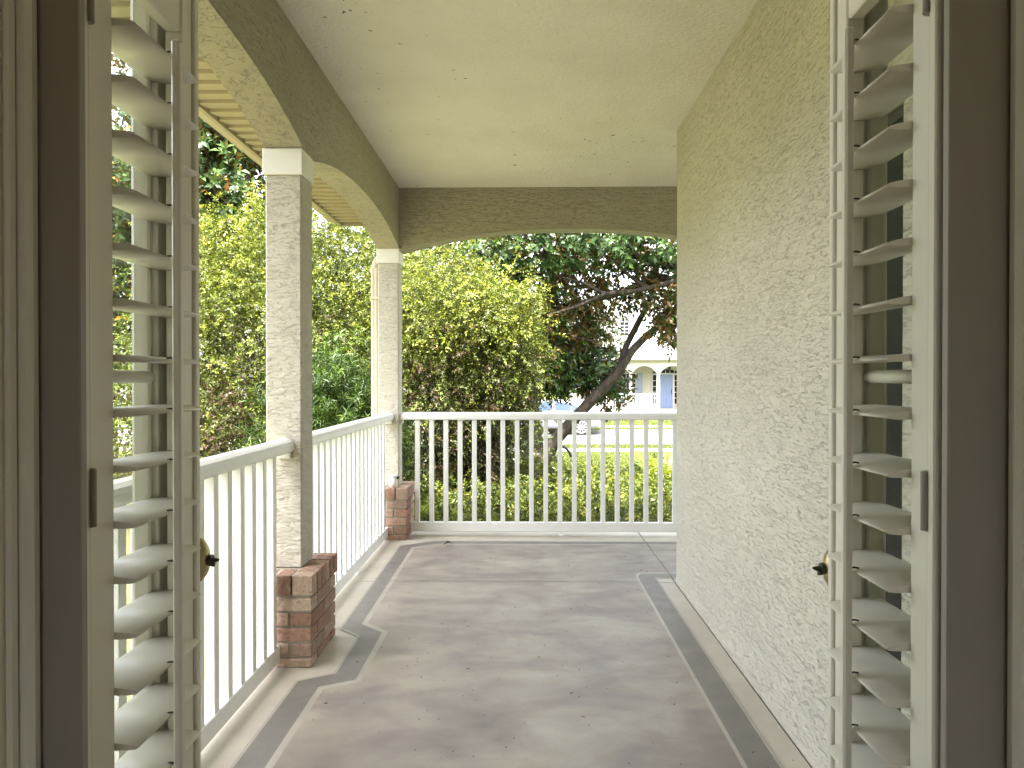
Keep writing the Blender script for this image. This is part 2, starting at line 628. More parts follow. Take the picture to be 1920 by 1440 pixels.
def sprays(rng, clumps, n, k, L, W, droop=0.1, up=0.25, inner=0.25, twig=0.30, spread=0.9, lv=0.3, bump=0.22, tone_lo=0.0, tip_tone=0.25, nout=0.0):
    cl = np.array([c[:6] for c in clumps], float)
    wt = (cl[:, 3] * cl[:, 4] * cl[:, 5]) ** (2 / 3)
    if len(clumps[0]) > 6:
        wt = wt * np.array([c[6] for c in clumps])
    ci = rng.choice(len(clumps), n, p=wt / wt.sum())
    u = unit(rng.normal(size=(n, 3)))
    ph = rng.uniform(0, 6.28, (len(clumps), 6))
    p = ph[ci]
    outl = 1 + bump * (np.sin(4.2 * u[:, 0] + p[:, 0]) * np.sin(3.7 * u[:, 1] + p[:, 1]) + 0.7 * np.sin(8 * u[:, 2] + p[:, 2] + 5 * u[:, 0]) * np.sin(7 * u[:, 1] + p[:, 3]))
    r = (inner + (1 - inner) * rng.random(n) ** 0.55) * outl
    pos = cl[ci, :3] + u * cl[ci, 3:6] * r[:, None]
    d = unit(u * 0.75 + rng.normal(size=(n, 3)) * 0.55 + np.array([0, 0, up]))
    t = np.linspace(0.05, 1, k)
    tl = L * k * twig
    base = pos[:, None, :] + d[:, None, :] * (t[None, :, None] * tl)
    base[:, :, 2] -= droop * tl * (t[None, :] ** 2)
    a = np.cross(d, np.array([0.3, 0.2, 1.0]) + rng.normal(size=(n, 3)) * 0.2)
    a = unit(a)
    b = unit(np.cross(d, a))
    ang = (np.arange(k) * 2.4)[None, :] + rng.uniform(0, 6.28, (n, 1))
    rad = a[:, None, :] * np.cos(ang)[..., None] + b[:, None, :] * np.sin(ang)[..., None]
    D = unit(d[:, None, :] * 0.75 + rad * spread + rng.normal(size=(n, k, 3)) * 0.25 + np.array([0, 0, -droop]))
    N = unit(d[:, None, :] * 0.6 + rng.normal(size=(n, k, 3)) * 0.45 + np.array([0, 0, 0.6]) + nout * u[:, None, :])
    Ls = L * (1 + lv * rng.uniform(-1, 1, (n, k)))
    Ws = W * (1 + lv * rng.uniform(-1, 1, (n, k)))
    tone = np.clip(rng.random((n, 1)) * 0.55 + rng.random((n, k)) * 0.3 + tip_tone * t[None, :] ** 2 + tone_lo + (np.array([c[7] for c in clumps])[ci][:, None] if len(clumps[0]) > 7 else 0), 0, 1)
    return base.reshape(-1, 3), D.reshape(-1, 3), N.reshape(-1, 3), Ls.ravel(), Ws.ravel(), tone.ravel()


def foliage(parent, mat, rng, clumps, n, k, L, W, single=0, name='foliage', keep=None, **kw):
    B, D, N, Ls, Ws, tone = sprays(rng, clumps, n, k, L, W, **kw)
    r = np.array(ROOT[parent.name])
    if keep is not None:
        q = keep(B)
        B, D, N, Ls, Ws, tone = B[q], D[q], N[q], Ls[q], Ws[q], tone[q]
    pick = np.zeros(len(B), bool)
    if single:
        c = B - np.array([0, 0, 1.28])
        inv = np.abs(c[:, 0] / c[:, 1] + 0.0) < 0.72
        dist = np.linalg.norm(c, axis=1) + np.where(inv, 0, 100) + np.where(np.abs(c[:, 2] / c[:, 1]) < 0.5, 0, 100)
        pick[np.argsort(dist)[:single]] = True
    V, F = leaf_tris(B[~pick] - r, D[~pick], N[~pick], Ls[~pick], Ws[~pick])
    o = obj(name, np_mesh(name, mat, V, F, np.repeat(tone[~pick], 4)), parent)
    o['kind'] = 'stuff'
    if single:
        protos = []
        for tq in (0.15, 0.4, 0.6, 0.8, 0.97):
            V, F = leaf_tris(np.zeros((1, 3)), np.array([[0, 1.0, 0]]), np.array([[0, 0, 1.0]]), np.array([L]), np.array([W]))
            protos.append((tq, np_mesh('leaf', mat, V, F, np.full(4, tq))))
        for i in np.nonzero(pick)[0]:
            dv = Vector(D[i])
            sv = dv.cross(Vector(N[i])).normalized()
            nv = sv.cross(dv)
            me = min(protos, key=lambda q: abs(q[0] - tone[i]))[1]
            lf = bpy.data.objects.new('leaf', me)
            C.objects.link(lf)
            lf.parent = parent
            mt = Matrix((sv, dv, nv)).transposed().to_4x4()
            mt.translation = Vector(B[i] - r)
            lf.matrix_local = mt @ Matrix.Scale(Ls[i] / L, 4)
    return o


def wander(p0, p1, n, amp, rng):
    p0, p1 = np.array(p0, float), np.array(p1, float)
    out = []
    off = np.zeros(3)
    for i in range(n + 1):
        t = i / n
        out.append(p0 + (p1 - p0) * t + off * math.sin(math.pi * t))
        off = off * 0.7 + rng.normal(size=3) * amp
    return [tuple(q) for q in out]


# ------------------------------------------------------------------ ground
def gz(x, y):
    if y < 8:
        return -0.45
    if y < 20:
        return -0.45 - 0.45 * (y - 8) / 12
    if y < 33:
        return -0.90
    if y < 41:
        return -0.90 + 0.12 * (y - 33) / 8
    return -0.78


RY0, RY1, RZ = 23.6, 30.0, -1.0
ys = [-80, -20, -5, 0.4, 3, 6, 8, 10, 12, 14, 16, 18, 20, 22, 23.4, 23.5, RY1 + 0.1, RY1 + 0.2, 33, 35, 37, 39, 41, 46, 60, 100, 200, 500, 900]
xs = [-900, -400, -200, -100, -60, -40, -25, -15, -10, -6, -3, -1.2, 0, 1, 2, 3.3, 5, 8, 12, 18, 25, 40, 60, 100, 200, 400, 900]
vs, fs = [], []
for y in ys:
    for x in xs:
        z = gz(x, y)
        if 23.45 < y < RY1 + 0.15:
            z = RZ - 0.012
        if -1.2 <= x <= 3.3 and y <= 3.1:
            z = -0.5
        vs.append((x, y, z))
nx = len(xs)
for j in range(len(ys) - 1):
    for i in range(nx - 1):
        fs.append((j * nx + i, j * nx + i + 1, (j + 1) * nx + i + 1, (j + 1) * nx + i))
struct('ground', MB().add(vs, fs), M['ground'])
struct('street', MB().box(-300, 300, RY0 - 0.05, RY1 + 0.05, RZ - 0.01, RZ), M['street'])
for nm, (ya, yb) in (('near kerb', (RY0 - 0.17, RY0)), ('far kerb', (RY1, RY1 + 0.17))):
    struct('kerb', MB().cbox(-300, 300, ya, yb, RZ - 0.05, -0.885, 0.02), M['walk'])
def walk(ya, yb):
    r = obj('sidewalk', MB().box(-300, 300, ya, yb, -0.93, -0.888).mesh('sidewalk', M['walk']))
    ROOT[r.name] = (0, 0, 0)
    r['kind'] = 'structure'
walk(21.2, 22.1)
walk(31.6, 32.8)

# ------------------------------------------------------------------ porch floor
XL, XR, YB, YF = -1.36, 3.3, 0.55, 6.06
base = struct('porch_floor', MB().box(XL + 0.01, XR, YB, YF - 0.01, -0.7, -0.03), M['concrete_edge'])
ROOT[base.name] = (0, 0, 0)
JX, JY, g = 0.95, 4.46, 0.003
part('joint_filler', MB().box(XL + 0.02, XR - .01, YB + .01, YF - 0.02, -0.03, -0.008), M['black_gap'], base)
for (x0, x1, y0, y1) in ((XL, JX - g, YB, JY - g), (JX + g, XR, YB, JY - g), (XL, JX - g, JY + g, YF), (JX + g, XR, JY + g, YF)):
    part('slab', MB().cbox(x0, x1, y0, y1, -0.10, 0.0, 0.004), M['floor_cream'], base)


def sheet(name, loops, z, mat):
    """flat sheet between two polylines of equal length"""
    a, b = loops
    vs = [(x, y, z) for x, y in a] + [(x, y, z) for x, y in b]
    n = len(a)
    return part(name, MB().add(vs, [(i, i + 1, n + i + 1, n + i) for i in range(n - 1)]), mat, base)


# left / far border: outer line, grey band, pale inner line, stained field
outer = [(-0.955, 0.9), (-0.955, 2.97), (-0.815, 3.05), (-0.815, 3.50), (-0.935, 3.61), (-0.945, 5.40), (-0.70, 5.56), (XR, 5.56)]
ginner = [(-0.852, 0.9), (-0.852, 2.915), (-0.715, 2.99), (-0.715, 3.55), (-0.845, 3.67), (-0.852, 5.345), (-0.66, 5.475), (XR, 5.475)]
pinner = [(-0.825, 0.9), (-0.825, 2.895), (-0.688, 2.97), (-0.688, 3.565), (-0.818, 3.685), (-0.825, 5.33), (-0.65, 5.45), (XR, 5.45)]
o2 = [(-0.967, 0.9), (-0.967, 2.977), (-0.827, 3.057), (-0.827, 3.493), (-0.947, 3.603), (-0.957, 5.41), (-0.705, 5.575), (XR, 5.575)]
r_p = [(0.718, 0.9), (0.718, 4.595), (0.752, 4.68), (XR, 4.68)]
r_g = [(0.734, 0.9), (0.734, 4.59), (0.762, 4.66), (XR, 4.66)]
r_go = [(0.84, 0.9), (0.84, 4.56), (0.845, 4.575), (XR, 4.575)]
r_o = [(0.852, 0.9), (0.852, 4.545), (0.857, 4.56), (XR, 4.56)]
fld = [(-0.825, 0.9), (-0.825, 2.895), (-0.688, 2.97), (-0.688, 3.565), (-0.818, 3.685), (-0.825, 5.33), (-0.65, 5.45), (XR, 5.45), (XR, 4.68), (0.752, 4.68), (0.718, 4.595), (0.718, 0.9)]
# field split at the joints so that the grooves stay open
def clip(poly, ax, lim, keep_less):
    out = []
    for i in range(len(poly)):
        p, q = poly[i], poly[(i + 1) % len(poly)]
        ip = (p[ax] <= lim) if keep_less else (p[ax] >= lim)
        iq = (q[ax] <= lim) if keep_less else (q[ax] >= lim)
        if ip:
            out.append(p)
        if ip != iq:
            t = (lim - p[ax]) / (q[ax] - p[ax])
            out.append((p[0] + t * (q[0] - p[0]), p[1] + t * (q[1] - p[1])))
    return out
for pl in (clip(fld, 1, JY - g, True), clip(clip(fld, 1, JY + g, False), 0, JX - g, True), clip(clip(fld, 1, JY + g, False), 0, JX + g, False)):
    part('stained_field', MB().add([(x, y, 0.0035) for x, y in pl], [tuple(range(len(pl)))]), M['floor'], base)


def strip(name, a, b, z, mat):
    for i in range(len(a) - 1):
        q0 = [a[i], a[i + 1], b[i + 1], b[i]]
        pcs = []
        for lo in (True, False):
            c1 = clip(q0, 1, JY - g if lo else JY + g, lo)
            for lx in (True, False):
                if len(c1) >= 3:
                    c2 = clip(c1, 0, JX - g if lx else JX + g, lx)
                    if len(c2) >= 3:
                        pcs.append(c2)
        for c in pcs:
            yield c


def border(name, a, b, z, mat):
    mb = MB()
    for c in strip(name, a, b, z, mat):
        mb.add([(x, y, z) for x, y in c], [tuple(range(len(c)))])
    part(name, mb, mat, base)


border('pale_line', o2, outer, 0.0035, M['floor_line'])
border('grey_border', outer, ginner, 0.0035, M['floor_grey'])
border('pale_line', ginner, pinner, 0.0035, M['floor_line'])
border('pale_line', r_p, r_g, 0.0035, M['floor_line'])
border('grey_border', r_g, r_go, 0.0035, M['floor_grey'])
border('pale_line', r_go, r_o, 0.0035, M['floor_line'])

# ------------------------------------------------------------------ porch structure
CEIL = 2.82
struct('porch_ceiling', MB().box(-1.187, XR, 0.55, 5.89, CEIL, CEIL + 0.05), M['ceiling'])

# stucco wall on the right, with its tall dark window
w = thing('stucco_wall', (0.95, 4.44, 0), 'long cream stucco wall with rough trowelled finish on the right side of the porch', 'wall')
WY0, WY1, WZ0, WZ1 = 1.80, 2.13, 0.32, 1.98
mb = MB()
mb.box(0.95, 1.15, 0.86, WY0, 0, CEIL).box(0.95, 1.15, WY1, 4.24, 0, CEIL).box(0.95, 1.15, WY0, WY1, 0, WZ0).box(0.95, 1.15, WY0, WY1, WZ1, CEIL)
mb.box(0.95, XR, 4.24, 4.44, 0, CEIL)
part('wall_face', mb, M['stucco_wall'], w)
win = part('window_frame', MB().box(0.965, 1.04, WY0, WY0 + .02, WZ0, WZ1).box(0.965, 1.04, WY1 - .03, WY1, WZ0, WZ1).box(0.965, 1.04, WY0 + .02, WY1 - .03, WZ0, WZ0 + .03).box(0.965, 1.04, WY0 + .02, WY1 - .03, WZ1 - .03, WZ1), M['dark_metal'], w)
part('screen', MB().box(0.968, 0.98, WY0 + .02, WY1 - .03, WZ0 + .03, WZ1 - .03), M['screen'], win)


def arch_poly(a0, a1, z0, rise, n=28):
    out = []
    for i in range(n + 1):
        t = i / n
        u = 2 * t - 1
        out.append((a0 + (a1 - a0) * t, z0 + rise * (1 - abs(u) ** 2.3)))
    return out


SP = 2.325
lb = thing('arched_beam', (-1.10, 3.3, SP), 'stucco beam with two shallow arches along the open left side, above the railing', 'beam')
prof = arch_poly(0.86, 3.235, SP + 0.01, 0.155) + arch_poly(3.405, 5.715, SP, 0.135) + [(5.89, SP)]
mb = MB()
top = [(y, CEIL) for y, z in prof]
n = len(prof)
vs = [(-1.01, y, z) for y, z in prof] + [(-1.01, y, CEIL) for y, z in prof] + [(-1.187, y, z) for y, z in prof] + [(-1.187, y, CEIL) for y, z in prof]
fs = []
for i in range(n - 1):
    fs += [(i, i + 1, n + i + 1, n + i), (2 * n + i + 1, 2 * n + i, 3 * n + i, 3 * n + i + 1), (i + 1, i, 2 * n + i, 2 * n + i + 1), (n + i, n + i + 1, 3 * n + i + 1, 3 * n + i)]
fs += [(0, n, 3 * n, 2 * n), (n - 1, 3 * n - 1, 4 * n - 1, 2 * n - 1)]
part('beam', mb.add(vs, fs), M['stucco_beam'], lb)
fb = thing('arched_beam', (0.37, 5.8, SP), 'stucco beam with one wide arch closing the far end, above the end railing', 'beam')
prof = arch_poly(-1.01, 1.75, SP - 0.015, 0.175) + [(1.92, SP - 0.015)] + [(XR, SP + 0.1)]
n = len(prof)
vs = [(x, 5.722, z) for x, z in prof] + [(x, 5.722, CEIL) for x, z in prof] + [(x, 5.888, z) for x, z in prof] + [(x, 5.888, CEIL) for x, z in prof]
fs = []
for i in range(n - 1):
    fs += [(i, i + 1, n + i + 1, n + i), (2 * n + i + 1, 2 * n + i, 3 * n + i, 3 * n + i + 1), (i + 1, i, 2 * n + i, 2 * n + i + 1), (n + i, n + i + 1, 3 * n + i + 1, 3 * n + i)]
fs += [(0, n, 3 * n, 2 * n), (n - 1, 3 * n - 1, 4 * n - 1, 2 * n - 1)]
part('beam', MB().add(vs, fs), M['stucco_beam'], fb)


# columns
def column(y0, x0, label, z0=0.41):
    d = 0.167
    t = thing('porch_column', (x0 + d / 2, y0 + d / 2, z0), label, 'column', 'stucco porch columns')
    part('shaft', MB().cbox(x0, x0 + d, y0, y0 + d, z0, 2.215, 0.007), M['stucco_column'], t)
    part('capital', MB().cbox(x0 - .010, x0 + d + .008, y0 - .010, y0 + d + .008, 2.213, 2.333, 0.004), M['white_cap'], t)
    return t


column(3.238, -1.187, 'square stucco column with white cap on the nearer brick pier')
column(5.720, -1.182, 'square stucco column with white cap at the far left corner beside the downspout')
column(5.722, 1.753, 'square stucco column with white cap behind the right wall', 0.0)

# brick piers
BR = {}


def brick_me(sx, sy, sz):
    k = (round(sx, 4), round(sy, 4), round(sz, 4))
    if k not in BR:
        BR[k] = MB().cbox(-sx / 2, sx / 2, -sy / 2, sy / 2, -sz / 2, sz / 2, 0.0035).mesh('brick', M['brick'])
    return BR[k]


def pier(x0, x1, y0, y1, label, seed):
    rr = random.Random(seed)
    t = thing('brick_pier', ((x0 + x1) / 2, (y0 + y1) / 2, 0), label, 'pier', 'brick piers under the columns')
    part('mortar', MB().box(x0 + .009, x1 - .009, y0 + .009, y1 - .009, 0.0, 0.408), M['mortar'], t)

    def put(ax0, ax1, ay0, ay1, z0, z1):
        j = lambda: rr.uniform(-.0018, .0018)
        o = piece('brick', brick_me(ax1 - ax0, ay1 - ay0, z1 - z0), t, ((ax0 + ax1) / 2 + j(), (ay0 + ay1) / 2 + j(), (z0 + z1) / 2), (rr.uniform(-.006, .006), rr.uniform(-.006, .006), rr.uniform(-.008, .008)))
        return o
    D, m = 0.092, 0.011
    zs = [(0.004, 0.040)] + [(0.050 + i * 0.0672, 0.050 + i * 0.0672 + 0.0565) for i in range(4)]
    mx, my = (x0 + x1) / 2, (y0 + y1) / 2
    for i, (za, zb) in enumerate(zs):
        if i % 2 == 0:
            for ya, yb in ((y0, y0 + D), (y1 - D, y1)):     # front and back: two stretchers across
                put(x0, mx - m / 2, ya, yb, za, zb)
                put(mx + m / 2, x1, ya, yb, za, zb)
            for xa, xb in ((x0, x0 + D), (x1 - D, x1)):
                put(xa, xb, y0 + D + m, y1 - D - m, za, zb)
        else:
            for xa, xb in ((x0, x0 + D), (x1 - D, x1)):
                put(xa, xb, y0, my - m / 2, za, zb)
                put(xa, xb, my + m / 2, y1, za, zb)
            for ya, yb in ((y0, y0 + D), (y1 - D, y1)):
                put(x0 + D + m, x1 - D - m, ya, yb, za, zb)
    # rowlock course on top, a little proud
    e = 0.008
    za, zb = 0.322, 0.412
    n = 6
    st = (y1 - y0 + 2 * e) / n
    for xa, xb in ((x0 - e, x0 - e + D), (x1 + e - D, x1 + e)):
        for i in range(n):
            put(xa, xb, y0 - e + i * st + .005, y0 - e + (i + 1) * st - .005, za, zb)
    n2 = 2
    s2 = (x1 - x0 + 2 * e - 2 * D) / n2
    for ya, yb in ((y0 - e, y0 - e + .112), (y1 + e - .112, y1 + e)):
        for i in range(n2):
            xa = x0 - e + D + i * s2
            put(xa + .006, xa + s2 - .006, ya, yb, za, zb - .001)
    return t


pier(-1.268, -0.94, 3.112, 3.515, 'low red brick pier at the nearer column, standing on the cream floor border', 3)
pier(-1.262, -0.932, 5.592, 5.992, 'low red brick pier in the far left corner with a small white canister on top', 5)

# small canister on the far pier
cn = thing('canister', (-1.045, 5.64, 0.413), 'small cream canister standing on the far brick pier beside the column', 'canister')
part('body', MB().cyl((-1.045, 5.64, 0.4125), 0.033, 0.085, 'z', 20), M['white_cap'], cn, True)
part('lid', MB().cyl((-1.045, 5.64, 0.4975), 0.036, 0.012, 'z', 20), M['white_cap'], cn, True)
part('bracket', MB().cbox(-1.018, -0.996, 5.625, 5.655, 0.48, 0.50, 0.003), M['dark_metal'], cn)


# railings
def round_profile(wd, hh, n=6):
    """handrail section, flat below and rounded above; list of (offset, z)"""
    out = [(-wd / 2 + .008, 0), (-wd / 2, 0.01)]
    for i in range(n + 1):
        a = math.pi - math.pi * i / n
        out.append((math.cos(a) * wd / 2, hh * 0.55 + math.sin(a) * hh * 0.45))
    out += [(wd / 2, 0.01), (wd / 2 - .008, 0)]
    return out


def railing(axis, fixed, a0, a1, b0, b1, label, feet, pitch=0.1167, start=None):
    """axis: running direction; a = top rail extent, b = bottom rail extent"""
    loc = (fixed, (a0 + a1) / 2, 0) if axis == 'y' else ((a0 + a1) / 2, fixed, 0)
    t = thing('porch_railing', loc, label, 'railing', 'white porch railings')
    sec = [(fixed + o, 0.945 + z) for o, z in round_profile(0.088, 0.062)]
    part('top_rail', MB().prism(sec, axis, a0, a1), M['white_rail'], t)
    if axis == 'y':
        part('bottom_rail', MB().cbox(fixed - .022, fixed + .022, b0, b1, 0.032, 0.108, 0.004), M['white_rail'], t)
        me = MB().cbox(-.0185, .0185, -.0185, .0185, 0, 0.842, 0.003)
    else:
        part('bottom_rail', MB().cbox(b0, b1, fixed - .022, fixed + .022, 0.032, 0.108, 0.004), M['white_rail'], t)
        me = MB().cbox(-.0185, .0185, -.0185, .0185, 0, 0.842, 0.003)
    me = me.mesh('baluster', M['white_rail'])
    p = (start if start is not None else b0 + 0.05)
    while p < b1 - 0.025:
        piece('baluster', me, t, (fixed, p, 0.1055) if axis == 'y' else (p, fixed, 0.1055))
        p += pitch
    fm = MB().cbox(-.014, .014, -.014, .014, 0.006, 0.034, 0.002).cyl((0, 0, 0), 0.026, 0.008, 'z', 14).mesh('foot', M['white_rail'])
    for f in feet:
        piece('foot', fm, t, (fixed, f, 0.0005) if axis == 'y' else (f, fixed, 0.0005))
    for q, d in ((a0, 1), (a1, -1)):
        bm_ = MB()
        lo, hi = sorted((q, q + d * .022))
        if axis == 'y':
            bm_.cbox(fixed - .03, fixed + .03, lo + .002, hi, 0.915, 0.944, .004)
        else:
            bm_.cbox(lo + .002, hi, fixed - .03, fixed + .03, 0.915, 0.944, .004)
        part('rail_bracket', bm_, M['white_rail'], t)
    return t


railing('y', -1.098, 0.87, 3.238, 0.87, 3.103, 'nearest white railing, between the house front and the nearer brick pier', [2.0], start=0.955)
railing('y', -1.098, 3.405, 5.720, 3.525, 5.582, 'middle white railing, between the two brick piers', [4.66], start=3.60)
railing('x', 5.80, -1.015, 1.752, -0.92, 1.75, 'white railing across the far end of the porch in front of the hedge', [0.305], start=-0.975 + 0.1)

# ------------------------------------------------------------------ roof and eave
rf = thing('porch_roof', (-1.2, 3.4, 2.67), 'ribbed beige eave soffit with gutter above the left railing', 'roof')
SZ = 2.672
sb = MB().cbox(-0.225, 0.225, -.056, .056, 0, 0.022, 0.003).mesh('soffit_board', M['soffit'])
y = -3.0
while y < 6.36:
    piece('soffit_board', sb, rf, (-1.414, y, SZ), (0.16, 0, 0))
    y += 0.116
sb2 = MB().cbox(-.042, .042, -0.235, 0.235, 0, 0.035, 0.009).mesh('soffit_board', M['soffit'])
x = -1.13
while x < 6.3:
    piece('soffit_board', sb2, rf, (x, 6.13, SZ))
    x += 0.1
part('fascia', MB().box(-1.665, -1.642, -3.05, 6.395, 2.655, 2.84).box(-1.642, 6.4, 6.372, 6.395, 2.655, 2.84), M['soffit'], rf)
gp = [(-1.667, 2.80), (-1.667, 2.682), (-1.74, 2.682), (-1.775, 2.73), (-1.785, 2.80), (-1.775, 2.80), (-1.765, 2.735), (-1.735, 2.692), (-1.677, 2.692), (-1.677, 2.80)]
part('gutter', MB().prism(gp, 'y', -3.05, 6.40).prism([(6.397 + (-1.667 - a), z) for a, z in gp], 'x', -1.66, 6.4), M['gutter'], rf)
# hip roof of the house: covers porch and rooms
rz0, rz1 = 2.842, 5.2
part('roof_shell', MB().add([(-1.70, -3.7, rz0), (7, -3.7, rz0), (7, 6.43, rz0), (-1.70, 6.43, rz0), (2.6, -3.7, rz1), (2.6, 2.1, rz1)],
                           [(0, 3, 5, 4), (3, 2, 5), (2, 1, 4, 5), (1, 0, 4), (0, 1, 2, 3)]), M['shingle'], rf)

# downspout behind the far column
ds = thing('downspout', (-1.262, 5.99, -0.4), 'tan metal downspout running down outside the far column', 'pipe')
mb = MB()
zt = 2.22
mb.cbox(-1.292, -1.232, 5.965, 6.010, -0.4, zt, 0.006)
mb.cbox(-1.281, -1.270, 5.962, 5.966, -0.4, zt, 0.001).cbox(-1.254, -1.243, 5.962, 5.966, -0.4, zt, 0.001)
part('pipe', mb, M['spout'], ds)
pts = []
for i in range(9):
    a = math.pi / 2 * i / 8
    pts.append((-1.262 + 0.10 * (1 - math.cos(a)), 5.988 + 0.05 * (1 - math.cos(a)), zt - 0.01 + 0.12 * math.sin(a)))
pts += [(-1.10, 6.2, 2.42), (-1.10, 6.40, 2.60), (-1.10, 6.44, 2.69)]
part('elbow', MB().tube(pts, [0.031] * len(pts), 10), M['spout'], ds, True)
part('strap', MB().cbox(-1.297, -1.227, 5.952, 6.015, 1.95, 1.97, 0.002), M['spout'], ds)

# ------------------------------------------------------------------ house front, room behind the doors
RV_L, RV_R = -0.612, 0.597         # reveal faces
hf = thing('house_front', (0, 0.7, 0), 'cream plaster wall and reveal around the open double doorway', 'wall')
mb = MB()
mb.box(-1.36, RV_L, 0.45, 0.858, -0.02, CEIL).box(RV_R, 1.15, 0.45, 0.858, -0.02, CEIL).box(RV_L, RV_R, 0.45, 0.858, 2.12, CEIL)
part('wall_face', mb, M['room_wall'], hf)
mb = MB().box(-1.36, RV_L - .03, 0.858, 0.870, 0, CEIL).box(RV_R + .03, 0.95, 0.858, 0.870, 0, CEIL).box(RV_L - .03, RV_R + .03, 0.858, 0.870, 2.12, CEIL)
part('stucco_coat', mb, M['stucco_wall'], hf)
RX, RY_, RH = 2.4, -3.2, 2.7
struct('room_wall', MB().box(-RX - .1, -RX, RY_, 0.45, -.02, RH).box(RX, RX + .1, RY_, 0.45, -.02, RH).box(-RX - .1, -.55, RY_ - .1, RY_, -.02, RH).box(.55, RX + .1, RY_ - .1, RY_, -.02, RH).box(-.55, .55, RY_ - .1, RY_, -.02, 1.0).box(-.55, .55, RY_ - .1, RY_, 2.1, RH)  # unseen back-wall opening added to let fill light into the room
       .box(-RX, -1.36, 0.45, 0.55, -.02, RH).box(1.15, RX, 0.45, 0.55, -.02, RH), M['room_wall'])
struct('room_ceiling', MB().box(-RX, RX, RY_, 0.45, RH, RH + .1), M['room_wall'])
struct('room_floor', MB().box(-RX, RX, RY_, 0.55, -0.12, -.02), M['room_floor'])

df = thing('door_frame', (0, 0.87, 0), 'shaded door jambs and mouldings lining both sides of the open doorway', 'door frame')
JL0, JR0 = -0.543, 0.5075
for sgn, rv, jin in ((-1, RV_L, JL0), (1, RV_R, JR0)):
    lo, hi = sorted((rv, jin))
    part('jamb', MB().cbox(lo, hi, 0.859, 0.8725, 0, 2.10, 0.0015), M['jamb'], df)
    a = rv - sgn * 0.0
    b = rv - sgn * 0.022
    lo, hi = sorted((a, b))
    part('moulding', MB().cbox(lo, hi, 0.838, 0.8585, 0, 2.10, 0.006), M['door_white'], df)
    a, b = rv, rv - sgn * 0.008
    lo, hi = sorted((a, b))
    part('moulding', MB().cbox(lo, hi, 0.822, 0.8375, 0, 2.10, 0.003), M['door_white'], df)
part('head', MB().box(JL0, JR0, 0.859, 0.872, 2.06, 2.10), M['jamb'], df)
part('threshold', MB().cbox(RV_L + .03, RV_R - .03, 0.74, 0.873, -0.02, 0.012, 0.004), M['hinge'], df)


# ------------------------------------------------------------------ doors with plantation shutters
def louvre_mesh(ln, wd=0.0889, th=0.0105, n=14):
    poly = []
    for i in range(n):
        a = 2 * math.pi * i / n
        c = math.cos(a)
        poly.append((wd / 2 * math.copysign(abs(c) ** 0.75, c), th / 2 * math.sin(a)))
    mb = MB()
    k = len(poly)
    vs = [(x, -ln / 2, z) for x, z in poly] + [(x, ln / 2, z) for x, z in poly]
    fs = [tuple(range(k)), tuple(reversed(range(k, 2 * k)))] + [(i, i + k, (i + 1) % k + k, (i + 1) % k) for i in range(k)]
    me = mb.add(vs, fs).mesh('louvre', M['shutter'])
    for p in me.polygons:
        p.use_smooth = len(p.vertices) == 4
    return me


